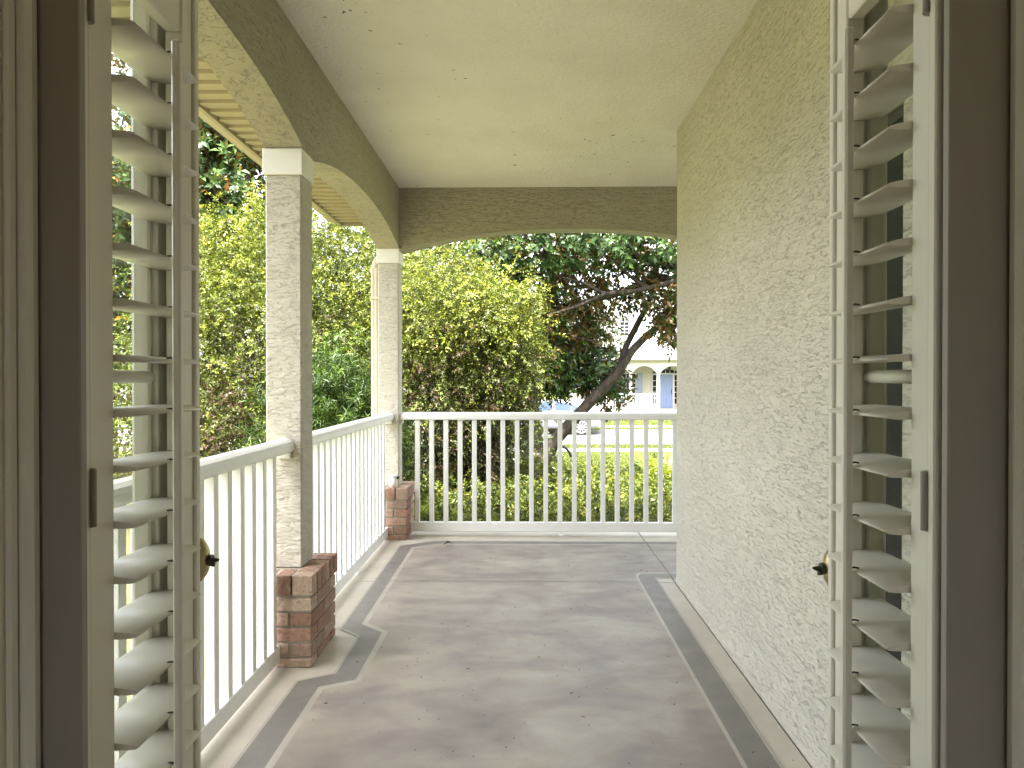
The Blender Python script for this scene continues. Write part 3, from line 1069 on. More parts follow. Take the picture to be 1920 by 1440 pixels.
def door(sgn, face, st_in, y0, ns0, ns1, fs0, fs1, y1, label, tilt):
    """sgn -1 left, 1 right. face = inner face of the leaf; st_in = inner face of the shutter stiles; y's along the leaf"""
    def X(d):
        return face + sgn * d          # depth outwards from the inner face

    def B(mb, da, db, ya, yb, za, zb, c=0.002):
        lo, hi = sorted((X(da), X(db)))
        return mb.cbox(lo, hi, ya, yb, za, zb, c)
    t = thing('french_door', (face, y0, 0), label, 'door', 'open french doors')
    gy0, gy1 = ns0 + 0.035, (fs1 - 0.035 if sgn < 0 else fs1 + 0.004)
    part('stile', B(MB(), 0, .044, y0, gy0, .02, 2.04), M['door_white'], t)
    part('stile', B(MB(), 0, .044, gy1, y1, .02, 2.04), M['door_white'], t)
    part('rail', B(MB(), 0.001, .043, gy0, gy1, .02, .24), M['door_white'], t)
    part('rail', B(MB(), 0.001, .043, gy0, gy1, 1.90, 2.04), M['door_white'], t)
    part('pane', B(MB(), 0.019, .025, gy0, gy1, .24, 1.90, .0005), M['glass'], t)
    mb = MB()
    for ya, yb in ((gy0, gy0 + .012), (gy1 - .012, gy1)):
        B(mb, 0.008, .036, ya, yb, .24, 1.90, .003)
    part('glazing_bead', mb, M['door_white'], t)
    # grab bar across the glass
    part('push_bar', MB().tube([(X(0.0), gy0 + .002, 1.283), (X(0.0), gy1 - .03, 1.283), (X(0.004), gy1 - .02, 1.283)], [0.010, 0.010, 0.006], 12), M['door_white'], t, True)
    # shutter
    th = 0.028
    s0, s1 = st_in, st_in + sgn * th
    slo, shi = sorted((s0, s1))
    sh = part('shutter_frame', MB(), M['shutter'], t) if False else None
    mb = MB()
    flo, fhi = sorted((st_in - sgn * .004, face - sgn * .001))
    mb.cbox(flo, fhi, y0 + .006, ns0 - .003, .12, 1.98, .002)
    mb.cbox(flo, fhi, fs1 + .003, fs1 + .018, .12, 1.98, .002)
    mb.cbox(flo, fhi, ns0 - .003, fs1 + .003, 1.95, 1.98, .002)
    mb.cbox(flo, fhi, ns0 - .003, fs1 + .003, .12, .15, .002)
    sh = part('shutter', mb, M['shutter'], t)
    part('shutter_stile', MB().cbox(slo, shi, ns0, ns1, .155, 1.945, .0025), M['shutter'], sh)
    part('shutter_stile', MB().cbox(slo, shi, fs0, fs1, .155, 1.945, .0025), M['shutter'], sh)
    part('shutter_rail', MB().cbox(slo + .002, shi - .002, ns1, fs0, 1.845, 1.945, .0025), M['shutter'], sh)
    part('shutter_rail', MB().cbox(slo + .002, shi - .002, ns1, fs0, .155, .232, .0025), M['shutter'], sh)
    cx = (s0 + s1) / 2
    cy = (ns1 + fs0) / 2
    ln = fs0 - ns1 - .003
    me = louvre_mesh(ln)
    tip = st_in - sgn * 0.0305
    z0 = 1.309 - 0.0762 * 13
    stm = MB().tube([(0, 0, 0), (sgn * .006, 0, .001), (sgn * .012, 0, 0)], .0014, 6).mesh('staple', M['dark_metal'])
    for k in range(22):
        z = z0 + 0.0762 * k
        if z > 1.81 or z < .27:
            continue
        tl = tilt + 0.02 * math.sin(k * 2.1)
        piece('louvre', me, sh, (cx, cy, z), (0, tl, 0))
        piece('staple', stm, sh, (tip - sgn * .004, cy, z + .0015))
    rx0, rx1 = sorted((tip - sgn * .003, tip - sgn * .016))
    part('tilt_rod', MB().cbox(rx0, rx1, cy - .007, cy + .007, .30, 1.785, .003), M['shutter'], sh)
    pts = []
    for i in range(9):
        a = R(-60 + 210 * i / 8)
        pts.append((st_in - sgn * (.012 + .010 * math.cos(a)), cy, 1.868 + .014 * math.sin(a)))
    part('rod_hook', MB().tube(pts, .0022, 6), M['shutter'], sh, True)
    for zc in (1.127, 1.772, .45):
        hx0, hx1 = sorted((st_in - sgn * .006, st_in + sgn * .004))
        part('hinge', MB().cbox(hx0, hx1, ns0 - .006, ns0 + .004, zc - .038, zc + .038, .001).cyl(((st_in - sgn * .006), ns0 - .002, zc - .037), .0045, .074, 'z', 10), M['hinge'], sh)
    # lock: oval rose and thumb turn
    ky, kz = y1 - 0.040, 0.955
    vsn = []
    rose = MB()
    prof = [(0.0, .026, .040), (.012, .027, .041), (.022, .025, .038), (.030, .018, .027), (.034, .010, .015), (.035, .002, .003)]
    nn = 24
    k0 = 0
    vs_, fs_ = [], []
    for (d, ry, rzz) in prof:
        for j in range(nn):
            a = 2 * math.pi * j / nn
            vs_.append((face - sgn * d, ky + ry * math.cos(a), kz + rzz * math.sin(a)))
    for i in range(len(prof) - 1):
        for j in range(nn):
            fs_.append((i * nn + j, i * nn + (j + 1) % nn, (i + 1) * nn + (j + 1) % nn, (i + 1) * nn + j))
    fs_.append(tuple((len(prof) - 1) * nn + j for j in range(nn)))
    lk = part('lock', rose.add(vs_, fs_), M['brass'], t, True)
    part('thumb_turn', MB().cyl((face - sgn * .033, ky, kz), .010, -sgn * .008, 'x', 12).tube([(face - sgn * .039, ky, kz - .008), (face - sgn * .043, ky, kz), (face - sgn * .054, ky, kz + .001)], [.008, .006, .002], 8), M['dark_metal'], lk)
    return t


door(-1, -0.600, -0.559, 0.878, 0.902, 0.958, 1.153, 1.188, 1.300, 'left french door swung outward, with white louvred shutter and brass thumb turn', R(2))
door(1, 0.548, 0.507, 0.874, 0.899, 0.940, 1.130, 1.165, 1.262, 'right french door swung outward against the stucco wall, with white louvred shutter', R(-5))

# ------------------------------------------------------------------ planting
rng = np.random.default_rng(11)


def stems(parent, base, targets, r0, r1, n=7, amp=0.05, mat='bark_dark', name='stem', sides=6):
    mb = MB()
    for tg in targets:
        b = np.array(base) + np.append(rng.normal(size=2) * r0 * 2.2, -0.02)
        pts = wander(b, tg, n, amp, rng)
        mb.tube(pts, list(np.linspace(r0, r1, len(pts))), sides, False)
    return part(name, mb, M[mat], parent, True)


def rand_in(cl, n, f=0.75):
    out = []
    for i in range(n):
        c = cl[rng.integers(len(cl))]
        u = unit(rng.normal(size=3))
        out.append(tuple(np.array(c[:3]) + u * np.array(c[3:6]) * f * rng.random() ** 0.4))
    return out


# leafy shrubs with arching sprays
gA = gz(0, 8.2)
A = thing('leafy_shrub', (-3.0, 8.3, gA), 'tall airy yellow green shrub left of and behind the nearer column', 'shrub')
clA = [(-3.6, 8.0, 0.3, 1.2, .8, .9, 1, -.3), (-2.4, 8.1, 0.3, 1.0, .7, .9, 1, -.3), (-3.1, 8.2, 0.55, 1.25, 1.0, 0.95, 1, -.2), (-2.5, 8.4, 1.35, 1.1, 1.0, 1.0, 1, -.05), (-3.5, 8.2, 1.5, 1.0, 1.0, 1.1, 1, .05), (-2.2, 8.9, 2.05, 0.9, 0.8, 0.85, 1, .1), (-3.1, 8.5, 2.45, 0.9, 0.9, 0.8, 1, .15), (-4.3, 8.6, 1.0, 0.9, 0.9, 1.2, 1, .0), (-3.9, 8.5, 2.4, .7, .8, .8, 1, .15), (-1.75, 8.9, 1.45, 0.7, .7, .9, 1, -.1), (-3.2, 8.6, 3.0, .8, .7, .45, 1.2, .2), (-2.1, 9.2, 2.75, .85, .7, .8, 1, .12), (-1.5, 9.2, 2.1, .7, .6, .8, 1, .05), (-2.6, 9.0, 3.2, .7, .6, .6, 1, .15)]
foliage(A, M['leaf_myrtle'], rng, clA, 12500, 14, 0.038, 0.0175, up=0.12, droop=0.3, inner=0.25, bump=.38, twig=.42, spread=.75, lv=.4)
stems(A, (-3.0, 8.3, gA), rand_in(clA, 46), 0.022, 0.005, 7, 0.06)
Bs = thing('leafy_shrub', (-0.75, 8.7, gA), 'tall airy yellow green shrub with bare lower stems just right of the far column', 'shrub')
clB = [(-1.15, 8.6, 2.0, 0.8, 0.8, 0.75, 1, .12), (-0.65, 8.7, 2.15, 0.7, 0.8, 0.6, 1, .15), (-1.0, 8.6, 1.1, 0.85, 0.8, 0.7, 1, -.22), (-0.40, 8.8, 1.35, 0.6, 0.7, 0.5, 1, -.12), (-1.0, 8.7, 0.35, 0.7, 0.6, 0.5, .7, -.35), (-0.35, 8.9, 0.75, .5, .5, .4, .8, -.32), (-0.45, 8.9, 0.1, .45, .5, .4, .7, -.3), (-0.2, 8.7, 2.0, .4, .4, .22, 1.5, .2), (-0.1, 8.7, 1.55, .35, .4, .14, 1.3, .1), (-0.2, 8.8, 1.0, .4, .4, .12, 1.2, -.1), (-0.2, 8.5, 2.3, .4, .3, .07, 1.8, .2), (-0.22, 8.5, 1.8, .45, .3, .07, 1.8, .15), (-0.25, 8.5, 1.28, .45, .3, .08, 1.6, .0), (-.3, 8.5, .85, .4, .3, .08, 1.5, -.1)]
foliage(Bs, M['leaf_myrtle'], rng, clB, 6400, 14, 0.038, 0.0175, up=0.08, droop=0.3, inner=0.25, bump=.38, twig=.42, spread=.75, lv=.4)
stems(Bs, (-0.8, 8.7, gA), rand_in(clB, 60), 0.022, 0.004, 7, 0.06)

# denser evergreen shrubs standing behind the airy ones
for (bx, by, lab, cls, sd_) in ((-1.0, 11.4, 'dense dark green shrub behind the airy shrub right of the far column', [(-1.3, 11.4, 1.2, 1.1, .7, 1.3), (-0.6, 11.6, .7, .9, .7, 1.1), (-1.0, 11.5, 2.3, .9, .7, .9), (-0.3, 11.8, 0.1, .6, .6, .6), (-1.6, 11.4, 0.1, .9, .6, .6)], 31),
                              (-3.9, 11.3, 'dense dark green shrub behind the airy shrub left of the nearer column', [(-4.4, 11.2, 1.0, 1.3, .7, 1.3), (-3.2, 11.3, .9, 1.2, .7, 1.3), (-3.8, 11.3, 2.5, 1.2, .7, 1.1), (-2.6, 11.5, 2.2, .8, .7, 1.0), (-5.2, 11.3, .4, 1, .7, .9), (-2.6, 11.3, 0.2, .9, .6, .7)], 32)):
    eb = thing('evergreen_shrub', (bx, by, gz(bx, by)), lab, 'shrub')
    r2 = np.random.default_rng(sd_)
    foliage(eb, M['leaf_tree'], r2, cls, 1700, 9, 0.075, 0.04, up=0.3, droop=0.15, inner=0.3, twig=0.25)
    stems(eb, (bx, by, gz(bx, by)), rand_in(cls, 12), 0.035, 0.01, 5, 0.05)

# podocarpus
Pd = thing('podocarpus_bush', (-1.95, 7.2, -0.45), 'dense dark green bush with narrow spiky leaves between the two columns', 'shrub')
clP = [(-1.9, 7.3, 0.55, 0.62, 0.55, 0.9), (-2.35, 7.3, 0.45, 0.5, 0.5, 0.85), (-1.6, 7.25, 0.35, 0.45, 0.45, 0.75), (-2.0, 7.3, 1.15, .45, .45, .5)]
foliage(Pd, M['leaf_podo'], rng, clP, 1500, 24, 0.085, 0.011, single=300, up=0.55, droop=0.05, inner=0.35, twig=0.10, spread=1.15, tip_tone=0.35)
stems(Pd, (-1.95, 7.25, -0.45), rand_in(clP, 14), 0.02, 0.006, 5, 0.03)

# hedge beyond the end railing
hd = thing('hedge', (0.9, 8.0, -0.45), 'low broad hedge of small bright leaves just beyond the end railing', 'hedge')
clH = []
for i in range(15):
    for j in range(5):
        xx = -1.9 + i * 0.42 + rng.uniform(-.12, .12)
        yy = 6.85 + j * 0.62 + rng.uniform(-.12, .12)
        top_z = 0.05 + 0.10 * math.sin(i * 1.3 + j * 2.1) + (0.08 if j > 2 else 0) - (0.08 if j == 0 else 0)
        clH.append((xx, yy, top_z - 0.22, 0.36, 0.40, 0.26))
foliage(hd, M['leaf_hedge'], rng, clH, 9000, 8, 0.048, 0.026, up=0.75, droop=0.0, inner=0.45, twig=0.22)
stems(hd, (0.9, 8.0, -0.45), [(c[0], c[1], c[2]) for c in clH], 0.012, 0.005, 4, 0.02)


# ferns
def fern(x, y, z0, ln, n, label, seed, lean=0.0):
    r_ = np.random.default_rng(seed)
    t = thing('fern', (x, y, z0), label, 'fern')
    for q in range(n):
        a = 2 * math.pi * q / n + r_.uniform(-.3, .3)
        L_ = ln * r_.uniform(.75, 1.1)
        m = 26
        pts = []
        for i in range(m + 1):
            u = i / m
            rr_ = L_ * 0.55 * u ** 1.3
            pts.append(np.array([x + lean * u + math.cos(a) * rr_, y + math.sin(a) * rr_, z0 + L_ * (1.05 * u - 0.45 * u ** 2.6)]))
        Bq, Dq, Nq, Lq, Wq, Tq = [], [], [], [], [], []
        for i in range(3, m):
            d = unit(pts[i + 1] - pts[i - 1])
            sd_ = unit(np.cross(d, np.array([0, 0, 1.0])) + 1e-6)
            for sg in (-1, 1):
                Bq.append(pts[i])
                Dq.append(unit(sd_ * sg + d * 0.35))
                Nq.append(unit(np.cross(sd_, d)))
                Lq.append(L_ * 0.17 * math.sin(math.pi * (i / m) ** 0.75) + .004)
                Wq.append(L_ * 0.028)
                Tq.append(r_.random())
        V, F = leaf_tris(np.array(Bq) - np.array((x, y, z0)), np.array(Dq), np.array(Nq), np.array(Lq), np.array(Wq))
        fr = obj('frond', np_mesh('frond', M['leaf_fern'], V, F, np.repeat(np.array(Tq), 4)), t)
        part('rachis', MB().tube([tuple(p) for p in pts], list(np.linspace(.004, .0012, m + 1)), 5, False), M['leaf_fern'], fr)


fern(1.72, 8.9, -0.30, 1.05, 9, 'tall pale green fern rising above the hedge next to the stucco wall', 1)
fern(-1.02, 6.75, -0.15, 0.42, 10, 'small bright fern behind the leftmost balusters of the end railing', 2)
fern(-0.72, 6.5, -0.35, 0.40, 9, 'small fern low behind the bottom rail, left end of the end railing', 3)

# magnolia in front, leaning trunk
gM = gz(0, 14.2)
Mg = thing('magnolia_tree', (0.30, 14.2, gM), 'large magnolia with leaning forked trunk and brown backed leaves beyond the hedge', 'tree')
mb = MB()
tr = [(0.26, 14.2, gM - .1), (0.36, 14.2, -0.35), (0.62, 14.2, 0.05), (0.98, 14.2, 0.45), (1.28, 14.2, 0.78), (1.62, 14.2, 1.12), (1.95, 14.2, 1.50)]
mb.tube(tr, [.26, .18, .13, .115, .11, .105, .10], 12, False)
mb.tube([(1.90, 14.2, 1.45), (2.15, 14.15, 1.85), (2.45, 14.2, 2.15), (2.85, 14.25, 2.45), (3.3, 14.3, 3.0), (3.8, 14.3, 3.9)], [.09, .078, .07, .07, .065, .05], 10, False)
mb.tube([(1.88, 14.22, 1.42), (2.05, 14.3, 1.95), (2.35, 14.4, 2.5), (2.6, 14.5, 3.0), (2.75, 14.5, 4.0)], [.075, .065, .058, .055, .04], 10, False)
mb.tube([(0.30, 14.3, gM - .1), (0.18, 14.4, 0.0), (0.10, 14.5, 1.0), (0.25, 14.5, 2.2), (0.6, 14.5, 3.4), (1.0, 14.5, 5.2)], [.26, .19, .17, .15, .12, .06], 12, False)
mb.tube([(3.3, 14.0, 3.1), (2.6, 13.8, 3.25), (1.9, 13.7, 2.95), (1.2, 13.6, 2.75), (0.6, 13.6, 2.55)], [.09, .085, .07, .05, .02], 8, False)
mb.tube([(3.5, 14.0, 3.4), (2.9, 13.8, 3.45), (2.3, 13.6, 3.5), (1.8, 13.5, 3.9), (1.75, 13.5, 4.6)], [.08, .075, .075, .07, .05], 8, False)
mb.tube([(0.15, 14.5, 1.5), (0.5, 14.3, 1.9), (1.0, 14.0, 2.1), (1.4, 13.8, 2.0)], [.07, .06, .04, .02], 8, False)
mb.tube([(3.4, 13.5, 3.3), (2.75, 13.35, 3.08), (2.1, 13.3, 2.92), (1.5, 13.2, 2.85), (1.0, 13.2, 2.62), (0.5, 13.2, 2.48)], [.06, .055, .048, .04, .03, .012], 8, False)
mb.tube([(1.5, 13.25, 2.85), (1.1, 13.2, 3.05), (0.7, 13.1, 3.15)], [.035, .025, .01], 6, False)
mb.tube([(2.3, 13.4, 2.97), (1.9, 13.3, 3.25), (1.6, 13.3, 3.6)], [.04, .03, .015], 6, False)
part('trunk', mb, M['bark'], Mg, True)
clM = [(-0.6, 14.0, 3.6, 1.0, 1.0, 0.85), (0.4, 13.8, 3.9, 1.2, 1.1, 0.8), (1.6, 13.6, 3.9, 1.2, 1.1, 0.65), (2.8, 13.8, 3.85, 1.2, 1.1, 0.65), (4.0, 14.0, 3.8, 1.2, 1.2, 0.9), (0.9, 14.8, 1.72, 0.8, 0.7, 0.55), (0.35, 14.9, 1.45, 0.7, 0.7, 0.45), (1.78, 14.9, 1.0, 0.42, 0.5, 0.36), (1.5, 14.9, 1.5, .5, .6, .5), (0.6, 14.9, 1.15, .7, .5, .25)]
foliage(Mg, M['leaf_magnolia'], rng, clM, 3200, 8, 0.135, 0.058, single=300, up=0.1, droop=0.2, inner=0.3, twig=0.16, tip_tone=0.1, nout=1.1)
clM2 = [(0.2, 14.4, 2.5, 0.9, 0.8, 0.6), (1.0, 14.4, 2.35, 0.75, 0.8, 0.55), (-0.6, 14.6, 2.3, .8, .8, .9), (0.0, 14.6, 1.6, 0.6, 0.7, 0.6), (1.2, 14.2, 2.9, .9, .8, .35), (2.5, 13.9, 2.95, 0.6, 0.6, 0.3), (3.1, 14.0, 2.55, 0.5, 0.6, 0.45), (2.95, 14, 2.3, .4, .5, .35), (-0.1, 14.8, 0.5, .35, .5, .5)]
foliage(Mg, M['leaf_magnolia'], rng, clM2, 1500, 8, 0.135, 0.056, name='underside_foliage', up=0.0, droop=0.35, inner=0.2, twig=0.18, tip_tone=0.15, tone_lo=.05, nout=-0.9)  # lower leaves turned so their brown undersides face outward

# second magnolia, upper left
gN = gz(0, 12.5)
Mn = thing('magnolia_tree', (-5.6, 12.6, gN), 'dark glossy magnolia rising above the yellow green shrub at the upper left', 'tree')
part('trunk', MB().tube([(-5.6, 12.6, gN - .1), (-5.5, 12.6, 1.5), (-5.7, 12.6, 4.0), (-5.6, 12.7, 7.0)], [.24, .2, .15, .05], 10, False).tube([(-5.5, 12.6, 2.2), (-4.8, 12.4, 3.4), (-4.2, 12.2, 4.2)], [.1, .07, .02], 8, False).tube([(-5.6, 12.6, 2.8), (-6.5, 12.6, 3.9), (-7.0, 12.4, 5)], [.1, .07, .02], 8, False), M['bark'], Mn, True)
clN = [(-5.0, 12.2, 4.6, 1.2, 1.2, 1.1), (-6.2, 12.2, 4.6, 1.3, 1.2, 1.3), (-5.4, 12.4, 6.0, 1.5, 1.3, 1.3), (-4.4, 12.3, 3.7, 0.8, 0.8, 0.7), (-5.6, 12.2, 3.2, 1.2, 1.0, 0.8), (-6.9, 12.6, 3.4, 1.1, 1.1, 1.1), (-7.4, 12.6, 1.8, 1.1, 1.1, 1.1)]
foliage(Mn, M['leaf_magnolia'], rng, clN, 2900, 9, 0.15, 0.062, single=300, up=0.25, droop=0.1, inner=0.3, twig=0.16, tip_tone=0.35, nout=0.9, tone_lo=.04)


# background trees
def bg_tree(x, y, h, r, label, seed, n=1500, group='trees along the far gardens'):
    global rng
    g0 = gz(x, y)
    t = thing('garden_tree', (x, y, g0), label, 'tree', None)
    rr_ = np.random.default_rng(seed)
    cl = []
    for i in range(9):
        a = rr_.uniform(0, 6.28)
        q = r * 0.62 * math.sqrt(rr_.random())
        cl.append((x + q * math.cos(a), y + q * math.sin(a), g0 + h * rr_.uniform(.42, .86), r * rr_.uniform(.4, .6), r * rr_.uniform(.4, .6), h * rr_.uniform(.13, .2)))
    mb = MB().tube(wander((x, y, g0 - .1), (x, y, g0 + h * .8), 6, .12, rr_), list(np.linspace(h * .03, h * .008, 7)), 9, False)
    for c in cl:
        mb.tube(wander((x, y, g0 + h * rr_.uniform(.25, .5)), c[:3], 4, .1, rr_), list(np.linspace(h * .012, h * .004, 5)), 6, False)
    part('trunk', mb, M['bark'], t, True)
    foliage(t, M['leaf_tree'], rr_, cl, n, 9, 0.13 + h * .005, 0.075 + h * .003, name='crown', up=0.2, droop=0.15, inner=0.3, twig=0.2)
    return t


bg_tree(-9.5, 16, 8, 4.0, 'broad green tree at the far left, seen through the left door glass', 21, 2200)
bg_tree(-3.0, 19, 7, 3.0, 'rounded green tree on the lawn behind the tall shrubs', 22, 2000)
bg_tree(-14, 34, 10, 5.5, 'tall green tree across the street at the left', 23)
bg_tree(-5, 38, 9, 4.5, 'green tree across the street behind the tall shrubs', 24)
bg_tree(2.0, 36.5, 7.5, 3.2, 'green tree in the front yard left of the white house', 25, 1800)
bg_tree(14, 60, 13, 6, 'tall tree behind the white house', 26)
bg_tree(-22, 30, 11, 5.5, 'tall green tree farthest left across the street', 27)

# lawn grass, real blades where the camera can see the lawn
def blades(n, x0, x1, y0, y1, h, seed, ok=lambda x, y: np.ones(len(x), bool)):
    r_ = np.random.default_rng(seed)
    x = r_.uniform(x0, x1, n)
    y = r_.uniform(y0, y1, n)
    q = ok(x, y)
    x, y = x[q], y[q]
    z = np.array([gz(a, b) for a, b in zip(x, y)])
    B = np.stack([x, y, z - 0.005], 1)
    D = unit(r_.normal(size=(len(x), 3)) * np.array([.5, .5, .15]) + np.array([0, 0, 1.0]))
    hh = h * r_.uniform(.5, 1.2, len(x))
    sd_ = unit(np.cross(D, r_.normal(size=(len(x), 3)))) * (h * 0.11)
    V = np.stack([B - sd_, B + sd_, B + D * hh[:, None]], 1).reshape(-1, 3)
    F = np.arange(len(x) * 3).reshape(-1, 3)
    return V, F, r_.random(len(x))


parts_ = [blades(70000, -2, 6, 9.8, 21.1, 0.075, 5), blades(15000, -3, 8, 22.15, 23.4, 0.09, 6), blades(40000, -4, 14, 32.9, 40.5, 0.10, 7), blades(12000, -4, 14, 30.25, 31.55, 0.10, 8), blades(30000, -9, -1.5, 9.8, 21.1, .08, 9)]
Vg, Fg, Tg, off = [], [], [], 0
for V, F, T in parts_:
    Vg.append(V)
    Fg.append(F + off)
    Tg.append(T)
    off += len(V)
go = obj('lawn_grass', np_mesh('lawn_grass', M['grass'], np.concatenate(Vg), np.concatenate(Fg), np.concatenate(Tg)))
tag(go, 'short sunlit lawn grass beside the street', 'grass', None, 'stuff')

# ------------------------------------------------------------------ house across the street
M['house_wall'] = paint('far house stucco', (0.46, 0.42, 0.36), 0.85, 0.04, 0.2)
M['house_white'] = paint('far house white', (0.52, 0.515, 0.51), 0.6)
M['house_roof'] = paint('far house roof', (0.19, 0.185, 0.18), 0.9, 0.12, 0.4)
M['door_blue'] = paint('pale blue door', (0.20, 0.26, 0.42), 0.45)
M['shutter_blue'] = paint('blue grey shutter', (0.24, 0.29, 0.36), 0.6)


def window(root, cx, y, cz, w_, h_, cols, rows, depth=0.06):
    f = MB()
    b = 0.05
    f.box(cx - w_ / 2 - b, cx + w_ / 2 + b, y - depth, y, cz + h_ / 2, cz + h_ / 2 + b).box(cx - w_ / 2 - b, cx + w_ / 2 + b, y - depth, y, cz - h_ / 2 - b, cz - h_ / 2)
    f.box(cx - w_ / 2 - b, cx - w_ / 2, y - depth, y, cz - h_ / 2, cz + h_ / 2).box(cx + w_ / 2, cx + w_ / 2 + b, y - depth, y, cz - h_ / 2, cz + h_ / 2)
    for i in range(1, cols):
        xx = cx - w_ / 2 + w_ * i / cols
        f.box(xx - .018, xx + .018, y - .04, y - .012, cz - h_ / 2, cz + h_ / 2)
    fo = part('window', f, M['house_white'], root)
    mm = MB()
    for j in range(1, rows):
        zz = cz - h_ / 2 + h_ * j / rows
        wd = .03 if j * 2 == rows else .018
        mm.box(cx - w_ / 2, cx + w_ / 2, y - .039, y - .011, zz - wd, zz + wd)
    part('muntin', mm, M['house_white'], fo)
    part('pane', MB().box(cx - w_ / 2, cx + w_ / 2, y - .010, y - .004, cz - h_ / 2, cz + h_ / 2), M['dark_glass'], fo)


def white_house():
    FZ, YF_, YW = -0.52, 41.6, 43.4          # porch floor, porch front, wall behind the porch
    x0, x1 = 3.2, 14.2
    h = thing('white_house', ((x0 + x1) / 2, YW, FZ), 'white house across the street with dormers and arched porch and pale blue door', 'house')
    EZ = 2.42
    part('wall', MB().box(x0, x1, YW, 52, FZ - .4, EZ + .1), M['house_wall'], h)
    part('porch_slab', MB().box(x0, x1, YF_ - .15, YW, FZ - .4, FZ), M['walk'], h)
    # arcade
    bays = [(x0 + .2, 4.35), (4.5, 6.15), (6.30, 7.75), (7.92, 9.45), (9.62, 11.1), (11.25, 12.8), (12.95, x1 - .2)]
    SPZ, RISE = 1.60, 0.42
    mb = MB()
    prev = x0
    prof = [(x0, FZ)]
    for a, b in bays:
        prof += [(a, FZ)]
        prof += arch_poly(a, b, SPZ, RISE, 12)
        prof += [(b, FZ)]
    prof += [(x1, FZ)]
    # build as strips: piers + spandrels
    prevx = x0
    for a, b in bays:
        mb.box(prevx, a, YF_, YF_ + .22, FZ, EZ)
        ap = arch_poly(a, b, SPZ, RISE, 12)
        for i in range(12):
            (xa, za), (xb, zb) = ap[i], ap[i + 1]
            mb.add([(xa, YF_, za), (xb, YF_, zb), (xb, YF_, EZ), (xa, YF_, EZ), (xa, YF_ + .22, za), (xb, YF_ + .22, zb), (xb, YF_ + .22, EZ), (xa, YF_ + .22, EZ)],
                   [(0, 1, 2, 3), (5, 4, 7, 6), (0, 4, 5, 1)])
        prevx = b
    mb.box(prevx, x1, YF_, YF_ + .22, FZ, EZ)
    part('arcade', mb, M['house_white'], h)
    part('frieze', MB().box(x0 - .1, x1 + .1, YF_ - .03, YF_ - .002, EZ - .22, EZ), M['house_wall'], h)
    # railings between the piers (not in front of the door)
    for a, b in bays:
        if a < 8.5 < b:
            continue
        rl = part('railing', MB().box(a, b, YF_ + .07, YF_ + .13, FZ + .86, FZ + .93).box(a, b, YF_ + .08, YF_ + .12, FZ + .08, FZ + .14), M['house_white'], h)
        me = MB().box(-.02, .02, -.02, .02, 0, .72).mesh('baluster', M['house_white'])
        xx = a + .08
        while xx < b - .03:
            piece('baluster', me, rl, (xx, YF_ + .10, FZ + .14))
            xx += .125
    # door with sidelights and fanlight
    dx = 8.60
    do = part('front_door', MB().cbox(dx - .43, dx + .43, YW - .06, YW - .005, FZ + .02, FZ + 2.05, .006), M['door_blue'], h)
    pm = MB()
    for sx in (-.2, .2):
        for za, zb in ((.2, .75), (.95, 1.5), (1.62, 1.92)):
            pm.cbox(dx + sx - .14, dx + sx + .14, YW - .072, YW - .058, FZ + za, FZ + zb, .004)
    part('door_panel', pm, M['door_blue'], do)
    part('handle', MB().box(dx + .34, dx + .38, YW - .11, YW - .06, FZ + .85, FZ + 1.15), M['dark_metal'], do)
    part('door_surround', MB().box(dx - .50, dx - .435, YW - .05, YW - .002, FZ, FZ + 2.13).box(dx + .435, dx + .50, YW - .05, YW - .002, FZ, FZ + 2.13).box(dx - .435, dx + .435, YW - .05, YW - .002, FZ + 2.055, FZ + 2.13), M['house_white'], h)
    window(h, dx - .66, YW, FZ + 1.15, .24, 1.75, 1, 5)
    window(h, dx + .66, YW, FZ + 1.15, .24, 1.75, 1, 5)
    fan = [(dx - .78, FZ + 2.14)] + [(dx + .78 * math.cos(math.pi - math.pi * i / 12), FZ + 2.14 + .22 * math.sin(math.pi * i / 12)) for i in range(1, 12)] + [(dx + .78, FZ + 2.14)]
    fl = part('fanlight', MB().prism(fan, 'y', YW - .03, YW - .01), M['dark_glass'], h)
    mm = MB()
    for i in range(-2, 3):
        mm.box(dx + i * .26 - .015, dx + i * .26 + .015, YW - .05, YW - .03, FZ + 2.14, FZ + 2.30)
    part('muntin', mm, M['house_white'], fl)
    # tall window with shutters behind the second bay
    for cx in (6.35, 11.6):
        window(h, cx, YW, FZ + 1.25, .85, 1.7, 3, 6)
        part('shutter', MB().cbox(cx + .50, cx + .86, YW - .05, YW - .003, FZ + .36, FZ + 2.14, .01).cbox(cx + .54, cx + .82, YW - .065, YW - .05, FZ + 1.25, FZ + 1.3, .004), M['shutter_blue'], h)
        part('shutter', MB().cbox(cx - .86, cx - .50, YW - .05, YW - .003, FZ + .36, FZ + 2.14, .01), M['shutter_blue'], h)
    # lantern
    part('lantern', MB().tube([(8.65, YF_ + .9, 2.3), (8.65, YF_ + .9, 2.05)], .012, 6).cbox(8.57, 8.73, YF_ + .82, YF_ + .98, 1.84, 2.05, .03), M['dark_metal'], h)
    # roof
    rd = [(YF_ - .35, EZ), (YF_ - .35, EZ + .10), (46.6, 6.6), (52.4, EZ + .1), (52.4, EZ)]
    part('roof', MB().prism(rd, 'x', x0 - .4, x1 + .4), M['house_roof'], h)
    part('eave_trim', MB().box(x0 - .42, x1 + .42, YF_ - .40, YF_ - .352, EZ - .05, EZ + .14), M['house_white'], h)
